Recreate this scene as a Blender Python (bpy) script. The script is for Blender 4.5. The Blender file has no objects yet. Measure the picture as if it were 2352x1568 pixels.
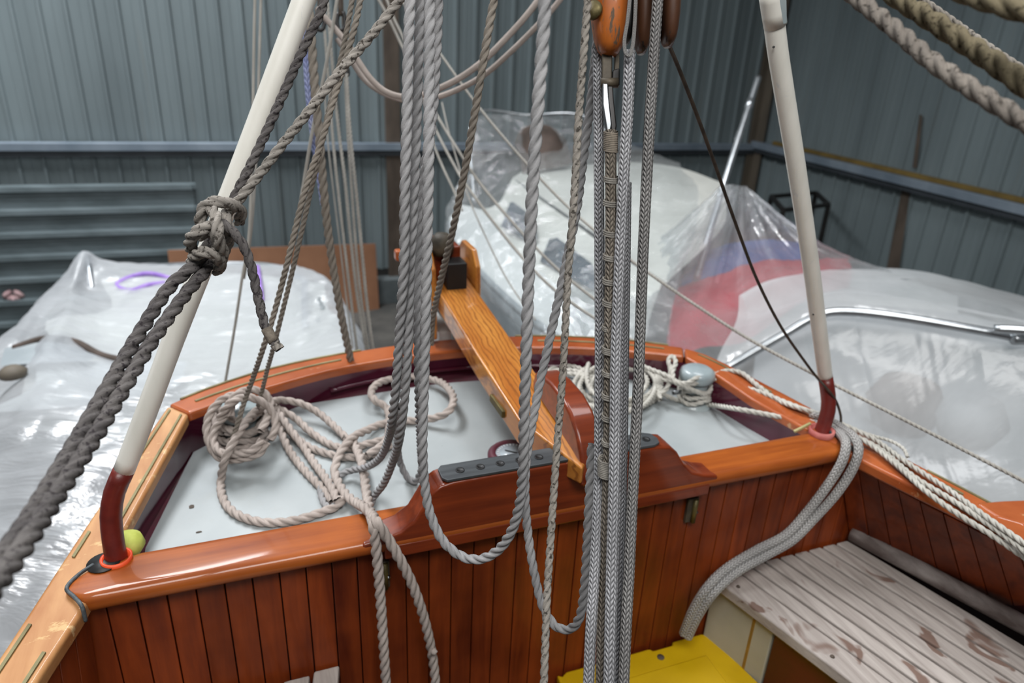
import bpy, bmesh, math, random
import numpy as np
from mathutils import Matrix, Vector, noise as mnoise

# ------------------------------------------------------------------ camera
F = 1620.0                       # focal length in pixels of a 2352 x 1568 frame
H = 2.35                         # eye height above the shed floor
_n = np.array([-185., 3751., 1620.]); _n /= np.linalg.norm(_n)
_U = -_n
_Y = np.array([0, 0, 1.]) - _n[2]*_n; _Y /= np.linalg.norm(_Y)
_X = np.cross(_Y, _U)
if _X[0] < 0: _X = -_X
RC = np.array([_X, _Y, _U])
EYE = np.array([0, 0, H])
sc = bpy.context.scene
cam_d = bpy.data.cameras.new('camera'); cam = bpy.data.objects.new('camera', cam_d)
sc.collection.objects.link(cam); sc.camera = cam
cam_d.sensor_width = 36; cam_d.lens = 36*F/2352; cam_d.clip_start = .02
M = Matrix(((RC[0,0], -RC[0,1], -RC[0,2], 0), (RC[1,0], -RC[1,1], -RC[1,2], 0), (RC[2,0], -RC[2,1], -RC[2,2], H), (0,0,0,1)))
cam.matrix_world = M
cam_d.dof.use_dof = True; cam_d.dof.focus_distance = 1.0; cam_d.dof.aperture_fstop = 4.0

# ------------------------------------------------------------------ light
w = bpy.data.worlds.new('world'); sc.world = w; w.use_nodes = True
bg = w.node_tree.nodes['Background']; bg.inputs[0].default_value = (.9, .95, 1.0, 1); bg.inputs[1].default_value = .13
def area(name, loc, tgt, sx, sy, power, col=(1, 1, 1)):
    l = bpy.data.lights.new(name, 'AREA'); l.shape = 'RECTANGLE'; l.size = sx; l.size_y = sy; l.energy = power; l.color = col
    o = bpy.data.objects.new(name, l); sc.collection.objects.link(o); o.location = loc
    o.rotation_euler = (Vector(tgt)-Vector(loc)).to_track_quat('-Z', 'Y').to_euler()
    return o
rl = area('rooflight', (-2.8, 4.1, 6.2), (-2.4, 3.6, 0), 4.0, 1.6, 640, (.97, .98, 1.0)); rl.rotation_euler = Vector((-.45, -.10, -1)).to_track_quat('-Z', 'Y').to_euler()
rm = area('sheet_fill', (1.1, 2.7, 6.3), (1.2, 2.8, 0), 2.2, 1.4, 40, (.97, .98, 1.0)); rm.data.spread = math.radians(95)  # added fill lamp that brightens the plastic tops on the right
area('front_fill', (.25, -1.0, 4.5), (.4, .9, 1.0), 2.4, 1.0, 120, (1.0, .99, .97))  # added fill lamp above the camera, lifts the near ropes and bench
area('door_daylight', (-7.0, .2, 3.0), (-1.0, 2.6, 1.0), 3.0, 2.6, 25, (.97, .98, 1.0))
sc.view_settings.view_transform = 'Standard'; sc.view_settings.look = 'None'
sc.view_settings.gamma = 1; sc.view_settings.use_curve_mapping = False
sc.view_settings.exposure = 0.0

# ------------------------------------------------------------------ helpers: space
def ray(px, py): return RC @ np.array([(px-1176)/F, (py-784)/F, 1.])
def onz(px, py, z):
    r = ray(px, py); return r*((z-H)/r[2]) + EYE
def atd(px, py, d): return ray(px, py)*d + EYE
_L = onz(170, 1370, 1.5); _R = onz(1940, 1030, 1.5)
UB = (_R-_L)/np.linalg.norm(_R-_L); VB = np.array([-UB[1], UB[0], 0.]); OB = (_L+_R)/2
BANG = math.atan2(UB[1], UB[0])
def B(u, v, z): return np.array([OB[0]+UB[0]*u+VB[0]*v, OB[1]+UB[1]*u+VB[1]*v, z])      # boat frame: u to starboard side of picture, v aft
def bf(p):
    q = np.asarray(p)-OB; return np.array([q@UB, q@VB, p[2]])
def onv(px, py, v):                                                                      # on the athwartships plane at v
    r = ray(px, py); p0 = OB+VB*v; t = ((p0-EYE)@VB)/(r@VB); return EYE+r*t
def P(t):
    if len(t) == 4: return onz(t[0], t[1], t[3])          # (x, y, 'z', height)
    return atd(*t)
MB = Matrix.Rotation(BANG, 4, 'Z')

# ------------------------------------------------------------------ helpers: objects
PM = {}
def reg(o, m): PM[o.name] = m
def setp(o, label=None, cat=None, group=None, kind=None):
    if label: o['label'] = label
    if cat: o['category'] = cat
    if group: o['group'] = group
    if kind: o['kind'] = kind
    return o
def empty(name, loc, label=None, cat=None, group=None, kind=None, boat=False, parent=None):
    o = bpy.data.objects.new(name, None); sc.collection.objects.link(o); o.empty_display_size = .05
    m = Matrix.Translation(Vector(loc)) @ (MB if boat else Matrix())
    if parent is not None:
        o.parent = parent; o.matrix_parent_inverse = Matrix(); o.matrix_basis = PM[parent.name].inverted() @ m
    else: o.matrix_world = m
    reg(o, m)
    return setp(o, label, cat, group, kind)
def add(name, V, Fc, mat, parent=None, smooth=True, uv=None, boat=False, bevel=0, label=None, cat=None, group=None, kind=None, origin=None):
    V = np.asarray(V, float)
    if parent is not None: m = PM[parent.name]
    else:
        c = V.mean(0) if origin is None else np.asarray(origin)
        m = Matrix.Translation(Vector(c)) @ (MB if boat else Matrix())
    mi = np.array(m.inverted())
    W = V @ mi[:3,:3].T + mi[:3,3]
    me = bpy.data.meshes.new(name)
    if isinstance(Fc, np.ndarray):
        n = len(Fc); k = Fc.shape[1]
        me.vertices.add(len(W)); me.vertices.foreach_set('co', W.astype(np.float32).ravel())
        me.loops.add(n*k); me.loops.foreach_set('vertex_index', Fc.astype(np.int32).ravel())
        me.polygons.add(n); me.polygons.foreach_set('loop_start', np.arange(0, n*k, k, dtype=np.int32))
        me.update(calc_edges=True)
    else:
        me.from_pydata([tuple(p) for p in W], [], Fc)
        b_ = bmesh.new(); b_.from_mesh(me); bmesh.ops.recalc_face_normals(b_, faces=b_.faces); b_.to_mesh(me); b_.free()
    if uv is not None:
        l = me.uv_layers.new(name='UVMap'); l.data.foreach_set('uv', np.asarray(uv, np.float32).ravel())
    me.polygons.foreach_set('use_smooth', np.full(len(me.polygons), smooth))
    me.update(); me.validate()
    me.materials.append(mat)
    o = bpy.data.objects.new(name, me); sc.collection.objects.link(o)
    if parent is not None: o.parent = parent; 
    else: o.matrix_world = m
    reg(o, m)
    if parent is not None: o.matrix_parent_inverse = Matrix()
    if bevel:
        b = o.modifiers.new('bevel', 'BEVEL'); b.width = bevel; b.segments = 2; b.limit_method = 'ANGLE'; b.angle_limit = .6
        if not smooth: me.polygons.foreach_set('use_smooth', np.full(len(me.polygons), True)); b.harden_normals = True
    return setp(o, label, cat, group, kind)
class Mesh:
    def __init__(s): s.V = []; s.F = []
    def put(s, V, Fc):
        k = len(s.V); s.V += [tuple(p) for p in V]; s.F += [tuple(int(i)+k for i in f) for f in Fc]; return s
def box8(P8):
    return P8, [(0,3,2,1),(4,5,6,7),(0,1,5,4),(1,2,6,5),(2,3,7,6),(3,0,4,7)]
def bbox(u0, u1, v0, v1, z0, z1):
    return box8([B(u0,v0,z0),B(u1,v0,z0),B(u1,v1,z0),B(u0,v1,z0),B(u0,v0,z1),B(u1,v0,z1),B(u1,v1,z1),B(u0,v1,z1)])
def wbox(c, ex, ey, ez):           # centre and three half-extent vectors
    c, ex, ey, ez = map(np.asarray, (c, ex, ey, ez))
    return box8([c-ex-ey-ez, c+ex-ey-ez, c+ex+ey-ez, c-ex+ey-ez, c-ex-ey+ez, c+ex-ey+ez, c+ex+ey+ez, c-ex+ey+ez])
def prism(poly, vec):
    poly = [np.asarray(p, float) for p in poly]; vec = np.asarray(vec); n = len(poly)
    V = poly+[p+vec for p in poly]
    return V, [tuple(range(n))[::-1], tuple(range(n, 2*n))]+[(i, (i+1) % n, n+(i+1) % n, n+i) for i in range(n)]
def bar(a, b, w, h, up=(0, 0, 1)):
    a = np.asarray(a, float); b = np.asarray(b, float); t = (b-a); L = np.linalg.norm(t); t = t/L
    s = np.cross(t, up); s /= np.linalg.norm(s); q = np.cross(s, t)
    return wbox((a+b)/2, t*L/2, s*w/2, q*h/2)
def spline(pts, step):
    p = np.asarray(pts, float)
    if len(p) == 2:
        n = max(2, int(np.linalg.norm(p[1]-p[0])/step)+1); return p[0]+(p[1]-p[0])*np.linspace(0, 1, n)[:, None]
    ext = np.vstack([2*p[0]-p[1], p, 2*p[-1]-p[-2]]); out = []
    for i in range(1, len(ext)-2):
        a, b, c, d = ext[i-1:i+3]; tt = [0.]
        for x, y in ((a, b), (b, c), (c, d)): tt.append(tt[-1]+max(1e-6, np.linalg.norm(y-x))**.5)
        t = np.linspace(tt[1], tt[2], 24, endpoint=(i == len(ext)-3))[:, None]
        A1 = (tt[1]-t)/(tt[1]-tt[0])*a+(t-tt[0])/(tt[1]-tt[0])*b
        A2 = (tt[2]-t)/(tt[2]-tt[1])*b+(t-tt[1])/(tt[2]-tt[1])*c
        A3 = (tt[3]-t)/(tt[3]-tt[2])*c+(t-tt[2])/(tt[3]-tt[2])*d
        B1 = (tt[2]-t)/(tt[2]-tt[0])*A1+(t-tt[0])/(tt[2]-tt[0])*A2
        B2 = (tt[3]-t)/(tt[3]-tt[1])*A2+(t-tt[1])/(tt[3]-tt[1])*A3
        out.append((tt[2]-t)/(tt[2]-tt[1])*B1+(t-tt[1])/(tt[2]-tt[1])*B2)
    q = np.vstack(out); s = np.r_[0, np.cumsum(np.linalg.norm(np.diff(q, axis=0), axis=1))]
    n = max(3, int(s[-1]/step)+1); ss = np.linspace(0, s[-1], n)
    return np.stack([np.interp(ss, s, q[:, k]) for k in range(3)], 1)
def frames(q):
    T = np.gradient(q, axis=0); T /= np.linalg.norm(T, axis=1)[:, None]
    N = np.zeros_like(T); a = np.array([0, 0, 1.]) if abs(T[0][2]) < .9 else np.array([1., 0, 0])
    v = a-(a@T[0])*T[0]; N[0] = v/np.linalg.norm(v)
    for i in range(1, len(q)):
        v = N[i-1]-(N[i-1]@T[i])*T[i]; N[i] = v/np.linalg.norm(v)
    return T, N, np.cross(T, N)
def sweep(q, prof, ang=None, rad=None, caps=True):
    """prof: (n,2) section; ang: rotation per station"""
    T, N, Bn = frames(q); n = len(prof); m = len(q)
    if ang is None: ang = np.zeros(m)
    if rad is None: rad = np.ones(m)
    c, s = np.cos(ang)[:, None], np.sin(ang)[:, None]
    x = (prof[:, 0]*c-prof[:, 1]*s)*rad[:, None]; y = (prof[:, 0]*s+prof[:, 1]*c)*rad[:, None]
    V = q[:, None, :]+N[:, None, :]*x[:, :, None]+Bn[:, None, :]*y[:, :, None]
    i, j = np.meshgrid(np.arange(m-1), np.arange(n), indexing='ij'); j2 = (j+1) % n
    Fq = np.stack([i*n+j, i*n+j2, (i+1)*n+j2, (i+1)*n+j], -1).reshape(-1, 4)
    V = V.reshape(-1, 3)
    L = np.r_[0, np.cumsum(np.linalg.norm(np.diff(q, axis=0), axis=1))]
    u0, u1 = (j/n).ravel(), ((j+1)/n).ravel(); v0, v1 = L[i].ravel(), L[i+1].ravel()
    uv = np.stack([np.stack([u0, v0], -1), np.stack([u1, v0], -1), np.stack([u1, v1], -1), np.stack([u0, v1], -1)], 1).reshape(-1, 2)
    if caps:
        V = np.vstack([V, q[0], q[-1]]); a, b = m*n, m*n+1; jj = np.arange(n); k = (jj+1) % n
        F1 = np.stack([np.full(n, a), k, jj, jj], -1); F2 = np.stack([np.full(n, b), (m-1)*n+jj, (m-1)*n+k, (m-1)*n+k], -1)
        tri = np.vstack([F1[:, :3], F2[:, :3]])
        return V, Fq, uv, tri
    return V, Fq, uv, None
def circ(r, n=12): a = np.arange(n)*2*np.pi/n; return np.stack([r*np.cos(a), r*np.sin(a)], 1)
def trilobe(r):
    out = []
    for k in range(3):
        for ph in (-60, -42, -21, 0, 21, 42):
            p = math.radians(ph); rr = .46*math.cos(p)+math.sqrt(max(0, .54**2-(.46*math.sin(p))**2))
            a = k*2*math.pi/3+p; out.append((r*rr*math.cos(a), r*rr*math.sin(a)))
    return np.array(out)
def tube(name, pts, r, mat, parent=None, n=12, step=.02, rad=None, **k):
    q = spline(pts, step)
    rr = None if rad is None else np.interp(np.linspace(0, 1, len(q)), np.linspace(0, 1, len(rad)), rad)/r
    V, Fq, uv, tri = sweep(q, circ(r, n), rad=rr)
    return add(name, V, [tuple(f) for f in Fq.tolist()]+[tuple(f) for f in tri.tolist()], mat, parent, **k)
def rope(label, pts, dia, mat, kind='laid', name='rope', group=None, parent=None, cat='rope', step=None, raw=False):
    p = list(pts) if raw else [P(t) for t in pts]
    if not raw:                                # lines that leave the view run on towards the boom above or the cockpit below
        out = lambda t: t[1] < -5 or t[1] > 1575 or t[0] < -10 or t[0] > 2362
        if out(pts[0]): d_ = p[0]-p[1]; p.insert(0, p[0]+d_/np.linalg.norm(d_)*.55)
        if out(pts[-1]): d_ = p[-1]-p[-2]; p.append(p[-1]+d_/np.linalg.norm(d_)*(.55 if pts[-1][1] < 1560 else .16))
    if kind == 'laid':
        q = spline(p, step or dia*.22); L = np.r_[0, np.cumsum(np.linalg.norm(np.diff(q, axis=0), axis=1))]
        V, Fq, uv, tri = sweep(q, trilobe(dia/2), ang=2*np.pi*L/(dia*3.7))
    elif kind == 'braid':
        q = spline(p, step or dia*.35); V, Fq, uv, tri = sweep(q, circ(dia/2, 20)); uv = uv*np.array([1, 1/dia])
    else:
        q = spline(p, step or dia*.8); V, Fq, uv, tri = sweep(q, circ(dia/2, 10)); uv = uv*np.array([1, 1/dia])
    V = V[:-2]   # open ends are out of sight or covered by whipping
    return add(name, V, Fq, mat, parent, uv=uv, label=label, cat=cat if parent is None else None, group=group)
def lathe(prof, c, axis=(0, 0, 1), n=24):
    ax = np.asarray(axis, float); ax /= np.linalg.norm(ax); a = np.array([1., 0, 0]) if abs(ax[0]) < .8 else np.array([0, 1., 0])
    s = np.cross(ax, a); s /= np.linalg.norm(s); t = np.cross(ax, s); V = []; Fc = []
    for r, h in prof:
        for k in range(n):
            th = 2*np.pi*k/n; V.append(np.asarray(c)+ax*h+(s*math.cos(th)+t*math.sin(th))*r)
    m = len(prof)
    for i in range(m-1):
        for k in range(n): Fc.append((i*n+k, i*n+(k+1) % n, (i+1)*n+(k+1) % n, (i+1)*n+k))
    Fc.append(tuple(range(n))[::-1]); Fc.append(tuple((m-1)*n+k for k in range(n)))
    return V, Fc
def ribbon(name, outer, inner, th, mat, parent, bevel=.006, **k):
    """cap rail: two 3D edge lines at the top, extruded down by th"""
    n = len(outer); V = []; Fc = []
    for o, i in zip(outer, inner):
        o = np.asarray(o); i = np.asarray(i); d = np.array([0, 0, th]); V += [o, i, i-d, o-d]
    for s in range(n-1):
        a, b = 4*s, 4*s+4
        for e in range(4): Fc.append((a+e, a+(e+1) % 4, b+(e+1) % 4, b+e))
    Fc.append((0, 3, 2, 1)); e = 4*(n-1); Fc.append((e, e+1, e+2, e+3))
    Fc = [f[::-1] for f in Fc]
    return add(name, V, Fc, mat, parent, smooth=False, bevel=bevel, **k)
def smooth_line(pts, step=.03): return spline([np.asarray(p, float) for p in pts], step)
def resample(pts, n):
    q = spline(pts, .02); s = np.r_[0, np.cumsum(np.linalg.norm(np.diff(q, axis=0), axis=1))]; ss = np.linspace(0, s[-1], n)
    return np.stack([np.interp(ss, s, q[:, k]) for k in range(3)], 1)
def loft(rows, nu, nv):
    R = [resample([P(t) if not isinstance(t, np.ndarray) else t for t in r], nu) for r in rows]
    R = np.array(R); out = np.zeros((nv, nu, 3))
    d = np.r_[0, np.cumsum([np.linalg.norm(R[i+1]-R[i], axis=1).mean() for i in range(len(R)-1)])]
    dd = np.linspace(0, d[-1], nv)
    for j in range(nu):
        p = R[:, j]; 
        m = np.gradient(p, d, axis=0)
        for k, t in enumerate(dd):
            i = min(len(d)-2, max(0, np.searchsorted(d, t)-1)); h = d[i+1]-d[i]; x = (t-d[i])/h
            out[k, j] = (2*x**3-3*x**2+1)*p[i]+(x**3-2*x**2+x)*h*m[i]+(-2*x**3+3*x**2)*p[i+1]+(x**3-x**2)*h*m[i+1]
    return out
def grid_obj(name, G, mat, parent=None, amp=0, freq=4, seed=0, aniso=None, thick=0, **k):
    nv, nu = G.shape[:2]; V = G.reshape(-1, 3).copy()
    if amp:
        du = np.gradient(G, axis=1); dv = np.gradient(G, axis=0); N = np.cross(du, dv); N /= (np.linalg.norm(N, axis=2)[..., None]+1e-9)
        N = N.reshape(-1, 3)
        for i in range(len(V)):
            q = V[i]*freq
            if aniso is not None: q = q*np.asarray(aniso)
            V[i] += N[i]*amp*(mnoise.noise(Vector(q)+Vector((seed, 0, 0)))+.6*(1-2*abs(mnoise.noise(Vector(q*2.1)+Vector((seed+9, 0, 0)))))-.3)
    i, j = np.meshgrid(np.arange(nv-1), np.arange(nu-1), indexing='ij')
    Fq = np.stack([i*nu+j, i*nu+j+1, (i+1)*nu+j+1, (i+1)*nu+j], -1).reshape(-1, 4)
    uu, vv = j/(nu-1), i/(nv-1); u1, v1 = (j+1)/(nu-1), (i+1)/(nv-1)
    uv = np.stack([np.stack([uu, vv], -1), np.stack([u1, vv], -1), np.stack([u1, v1], -1), np.stack([uu, v1], -1)], 2).reshape(-1, 2)
    o = add(name, V, Fq, mat, parent, uv=uv, **k)
    if thick:
        s = o.modifiers.new('thick', 'SOLIDIFY'); s.thickness = thick; s.offset = -1
    return o

# ------------------------------------------------------------------ materials
def lin(h):
    h = h.lstrip('#'); c = [int(h[i:i+2], 16)/255 for i in (0, 2, 4)]
    return tuple((x/12.92 if x <= .04045 else ((x+.055)/1.055)**2.4) for x in c)+(1,)
class NT:
    def __init__(s, name):
        s.m = bpy.data.materials.new(name); s.m.use_nodes = True; s.t = s.m.node_tree; s.n = s.t.nodes
        s.b = s.n['Principled BSDF']; s.out = s.n['Material Output']
    def node(s, typ, **k):
        x = s.n.new(typ)
        for a, v in k.items(): setattr(x, a, v)
        return x
    def link(s, a, b): s.t.links.new(a, b)
    def val(s, x, v):
        if hasattr(v, 'node') or isinstance(v, bpy.types.NodeSocket): s.link(v, x)
        else: x.default_value = v
    def math(s, op, a, b=None, c=None):
        x = s.node('ShaderNodeMath', operation=op); s.val(x.inputs[0], a)
        if b is not None: s.val(x.inputs[1], b)
        if c is not None: s.val(x.inputs[2], c)
        return x.outputs[0]
    def coord(s, scale=(1, 1, 1), kind='Object', rot=(0, 0, 0)):
        tc = s.node('ShaderNodeTexCoord'); mp = s.node('ShaderNodeMapping'); mp.inputs['Scale'].default_value = scale; mp.inputs['Rotation'].default_value = rot
        s.link(tc.outputs[kind], mp.inputs[0]); return mp.outputs[0]
    def noise(s, vec, scale=5, detail=4, rough=.55, dist=0):
        x = s.node('ShaderNodeTexNoise'); x.inputs['Scale'].default_value = scale; x.inputs['Detail'].default_value = detail
        x.inputs['Roughness'].default_value = rough; x.inputs['Distortion'].default_value = dist; s.link(vec, x.inputs['Vector']); return x.outputs['Fac']
    def ramp(s, fac, stops):
        x = s.node('ShaderNodeValToRGB'); e = x.color_ramp.elements
        e[0].position, e[0].color = stops[0][0], stops[0][1]; e[1].position, e[1].color = stops[-1][0], stops[-1][1]
        for p, c in stops[1:-1]:
            k = e.new(p); k.color = c
        s.link(fac, x.inputs[0]); return x.outputs[0]
    def mix(s, fac, a, b, mode='MIX'):
        x = s.node('ShaderNodeMix', data_type='RGBA', blend_type=mode); s.val(x.inputs[0], fac); s.val(x.inputs[6], a); s.val(x.inputs[7], b); return x.outputs[2]
    def bump(s, h, strength=.3, dist=.01, prev=None):
        x = s.node('ShaderNodeBump'); x.inputs['Strength'].default_value = strength; x.inputs['Distance'].default_value = dist; s.link(h, x.inputs['Height'])
        if prev is not None: s.link(prev, x.inputs['Normal'])
        return x.outputs[0]
    def fin(s, col=None, rough=None, nrm=None, metal=0, coat=0, spec=None):
        if col is not None: s.val(s.b.inputs['Base Color'], col)
        if rough is not None: s.val(s.b.inputs['Roughness'], rough)
        if nrm is not None: s.link(nrm, s.b.inputs['Normal'])
        s.b.inputs['Metallic'].default_value = metal
        if coat: s.b.inputs['Coat Weight'].default_value = coat; s.b.inputs['Coat Roughness'].default_value = .08
        if spec is not None: s.b.inputs['Specular IOR Level'].default_value = spec
        return s.m
def mottled(name, a, b, scale=6, rough=.6, metal=0, bump=.1, stretch=(1, 1, 1), lo=.35, hi=.65, coat=0, spec=None, bdist=.003):
    m = NT(name); v = m.coord(stretch); f = m.noise(v, scale)
    return m.fin(m.ramp(f, [(lo, lin(a)), (hi, lin(b))]), rough, m.bump(m.noise(v, scale*4), bump, bdist), metal, coat, spec)
def varnish(name, dark, light, worn=None, stretch=(4, 60, 60), coat=.6, wear=.62, rough=.35, rnd=.5):
    m = NT(name); v = m.coord(stretch); f = m.noise(v, 1.0, 6, .6, .4); g = m.noise(m.coord((3, 3, 3)), 2.2, 3)
    col = m.ramp(f, [(.3, lin(dark)), (.7, lin(light))])
    inf = m.node('ShaderNodeObjectInfo'); k = m.math('MULTIPLY_ADD', inf.outputs['Random'], rnd, 1-rnd*.5)
    col = m.mix(1, col, m.node('ShaderNodeCombineColor').outputs[0], 'MULTIPLY')
    cc = [n for n in m.n if n.bl_idname == 'ShaderNodeCombineColor'][0]
    for i in range(3): m.link(k, cc.inputs[i])
    col = m.mix(.35, col, m.ramp(g, [(.35, lin(dark)), (.7, lin(light))]))
    r = rough
    if worn:
        wf = m.noise(m.coord((9, 14, 14) if stretch[2] > 10 else (40, 40, 9)), 1.6, 6, .65); wm = m.ramp(wf, [(wear, (0, 0, 0, 1)), (wear+.05, (1, 1, 1, 1))])
        col = m.mix(wm, col, lin(worn)); r = m.math('MULTIPLY_ADD', wm, .35, rough)
    return m.fin(col, r, m.bump(f, .12, .002), 0, coat, .22)
def ropemat(name, a, b, rough=.9, scale=1.0, speck=None):
    m = NT(name); uv = m.coord((22, 90, 1), 'UV'); f = m.noise(uv, 1.0, 5, .6)
    g = m.noise(m.coord((14, 14, 14)), 1.0, 4)
    col = m.ramp(m.math('ADD', m.math('MULTIPLY', f, .5), m.math('MULTIPLY', g, .5)), [(.36, lin(a)), (.64, lin(b))])
    if speck:
        s = m.noise(m.coord((180, 180, 180)), 1.0, 2); col = m.mix(m.ramp(s, [(.56, (0, 0, 0, 1)), (.66, (1, 1, 1, 1))]), col, lin(speck))
    y = m.noise(m.coord((60, 200, 1), 'UV'), 1.0, 3)
    fz = m.noise(m.coord((900, 900, 900)), 1.0, 2)
    return m.fin(col, rough, m.bump(fz, .35, .0015, m.bump(y, .5, .0015)), 0, 0, .15)
def braidmat(name, a, b, cols=10, pitch=2.2):
    m = NT(name); tc = m.node('ShaderNodeTexCoord'); sp = m.node('ShaderNodeSeparateXYZ'); m.link(tc.outputs['UV'], sp.inputs[0])
    u = m.math('MULTIPLY', sp.outputs[0], cols); v = m.math('MULTIPLY', sp.outputs[1], pitch)
    cu = m.math('FLOOR', u); fu = m.math('FRACT', u); par = m.math('MULTIPLY_ADD', m.math('MODULO', cu, 2.0), 2.0, -1.0)
    d = m.math('FRACT', m.math('MULTIPLY_ADD', m.math('MULTIPLY', par, fu), .75, m.math('ADD', v, 100.0)))
    h = m.math('MULTIPLY', m.math('SINE', m.math('MULTIPLY', d, math.pi)), m.math('POWER', m.math('SINE', m.math('MULTIPLY', fu, math.pi)), .5))
    g = m.noise(m.coord((10, 10, 10)), 1.0, 4); col = m.ramp(g, [(.35, lin(a)), (.65, lin(b))])
    col = m.mix(m.ramp(h, [(.15, (1, 1, 1, 1)), (.5, (0, 0, 0, 1))]), col, tuple(.6*x for x in lin(a)[:3])+(1,))  # gaps between strands coloured darker, a painted crevice shade
    return m.fin(col, .85, m.bump(h, .9, .003), 0, 0, .2)
def plastic(name, opac, tint='#f6f8f9', stretch=(1, 1, 1), scale=5, bstr=.5, bdist=.03, gloss=.2, rough=.12, uvfold=None):
    m = NT(name); v = m.coord(stretch); t = m.t
    f1 = m.noise(v, scale, 5, .6, 1.2); f2 = m.noise(v, scale*3.3, 4, .6, .8)
    h = m.math('ADD', m.math('MULTIPLY', m.math('ABSOLUTE', m.math('SUBTRACT', f1, .5)), 2.0), m.math('MULTIPLY', f2, .3))
    nb = m.bump(h, bstr, bdist)
    if uvfold:
        tc = m.node('ShaderNodeMapping'); c = m.node('ShaderNodeTexCoord'); m.link(c.outputs['UV'], tc.inputs[0]); tc.inputs['Scale'].default_value = uvfold
        ff = m.noise(tc.outputs[0], 1.0, 3, .5, .3); nb = m.bump(m.math('ABSOLUTE', m.math('SUBTRACT', ff, .5)), .5, .08, nb)
    tr = m.node('ShaderNodeBsdfTransparent'); tr.inputs[0].default_value = (.93, .95, .96, 1)
    df = m.node('ShaderNodeBsdfDiffuse'); df.inputs[0].default_value = lin(tint); m.link(nb, df.inputs['Normal'])
    tl = m.node('ShaderNodeBsdfTranslucent'); tl.inputs[0].default_value = lin(tint); m.link(nb, tl.inputs['Normal'])
    gl = m.node('ShaderNodeBsdfGlossy'); gl.inputs['Roughness'].default_value = rough; m.link(nb, gl.inputs['Normal'])
    def mx(fac, a, b):
        x = m.node('ShaderNodeMixShader'); m.val(x.inputs[0], fac); m.link(a.outputs[0], x.inputs[1]); m.link(b.outputs[0], x.inputs[2]); return x
    body = mx(.45, df, tl)
    op = m.math('MULTIPLY_ADD', m.math('SUBTRACT', f1, .5), .5, opac)
    op = m.math('MINIMUM', m.math('MAXIMUM', op, 0.03), 1.0)
    s = mx(op, tr, body)
    fr = m.node('ShaderNodeLayerWeight'); fr.inputs['Blend'].default_value = .35; m.link(nb, fr.inputs['Normal'])
    s = mx(m.math('MULTIPLY_ADD', fr.outputs['Fresnel'], gloss*.55, gloss*.10), s, gl)
    m.link(s.outputs[0], m.out.inputs[0]); return m.m
WH = (1, 1, 1, 1)
m_wall = NT('painted_sheet_metal')
def _wall():
    m = m_wall; v = m.coord((1, 1, 1)); a = m.noise(m.coord((1.2, 1.2, .25)), 2.0, 5); b = m.noise(v, 9, 4)
    col = m.ramp(a, [(.3, lin('#636e71')), (.7, lin('#778386'))])
    st = m.noise(m.coord((9, 9, .35)), 1.0, 5, .6); col = m.mix(m.ramp(st, [(.62, (0, 0, 0, 1)), (.78, (.55, .55, .55, 1))]), col, lin('#6a665c'))
    inf = m.node('ShaderNodeObjectInfo'); k = m.math('MULTIPLY_ADD', inf.outputs['Random'], .16, .92)
    cc = m.node('ShaderNodeCombineColor'); [m.link(k, cc.inputs[i]) for i in range(3)]
    col = m.mix(1, col, cc.outputs[0], 'MULTIPLY')
    return m.fin(col, .55, m.bump(b, .06, .004), 0, 0, .35)
_wall(); m_wall = m_wall.m
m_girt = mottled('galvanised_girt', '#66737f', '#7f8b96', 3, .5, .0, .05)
m_girt_shade = mottled('girt_underside_shade', '#2d3237', '#3b4147', 3, .6)  # lip colour darkened to stand for the shadow beneath the girt
m_rust = mottled('rusted_steel', '#3e352d', '#5b5046', 7, .8, 0, .3, (1, 1, .3))
m_column = mottled('brown_primed_steel', '#4c463d', '#655d51', 5, .7, 0, .15, (1, 1, .3))
m_concrete = mottled('grey_concrete', '#4b5254', '#5d6466', 5, .9, 0, .3)
m_floor = mottled('shed_floor', '#3a3a38', '#54524e', 3, .9, 0, .3)
m_stack = mottled('old_corrugated_sheet', '#515c5f', '#687478', 4, .5, .1, .2, (.4, 2, 2))
m_board = mottled('brown_hardboard', '#7d563d', '#946a4e', 2, .7, 0, .05)
m_ochre = mottled('ochre_timber', '#5d4c22', '#77622f', 5, .8, 0, .1)
m_black = mottled('black_steel', '#1b1a1a', '#2a2827', 6, .5, .2, .1)
m_plank = varnish('varnished_mahogany_planks', '#4f1a0a', '#98441a', None, (30, 30, 2.5), .12, .7, .45, .55)
m_plankback = mottled('dark_seam', '#160a06', '#241009', 5, .7)
m_beam = varnish('varnished_oak_beam', '#7f3910', '#b36022', '#c9a06a', (3, 55, 55), .45, .69, .5, .1)
m_coaming = varnish('varnished_mahogany_coaming', '#571c0a', '#8e3c18', '#b98a5a', (3, 50, 50), .55, .71, .45, .1)
m_cap = varnish('worn_teak_cap', '#a0683c', '#c99a68', '#cdab7e', (26, 4, 26), .2, .60, .5, .1)
m_capred = varnish('varnished_cap', '#8c3f1e', '#bd6a3c', '#c79a70', (6, 6, 40), .6, .66, .3, .1)
m_tiller = NT('varnished_oak_tiller')
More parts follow.
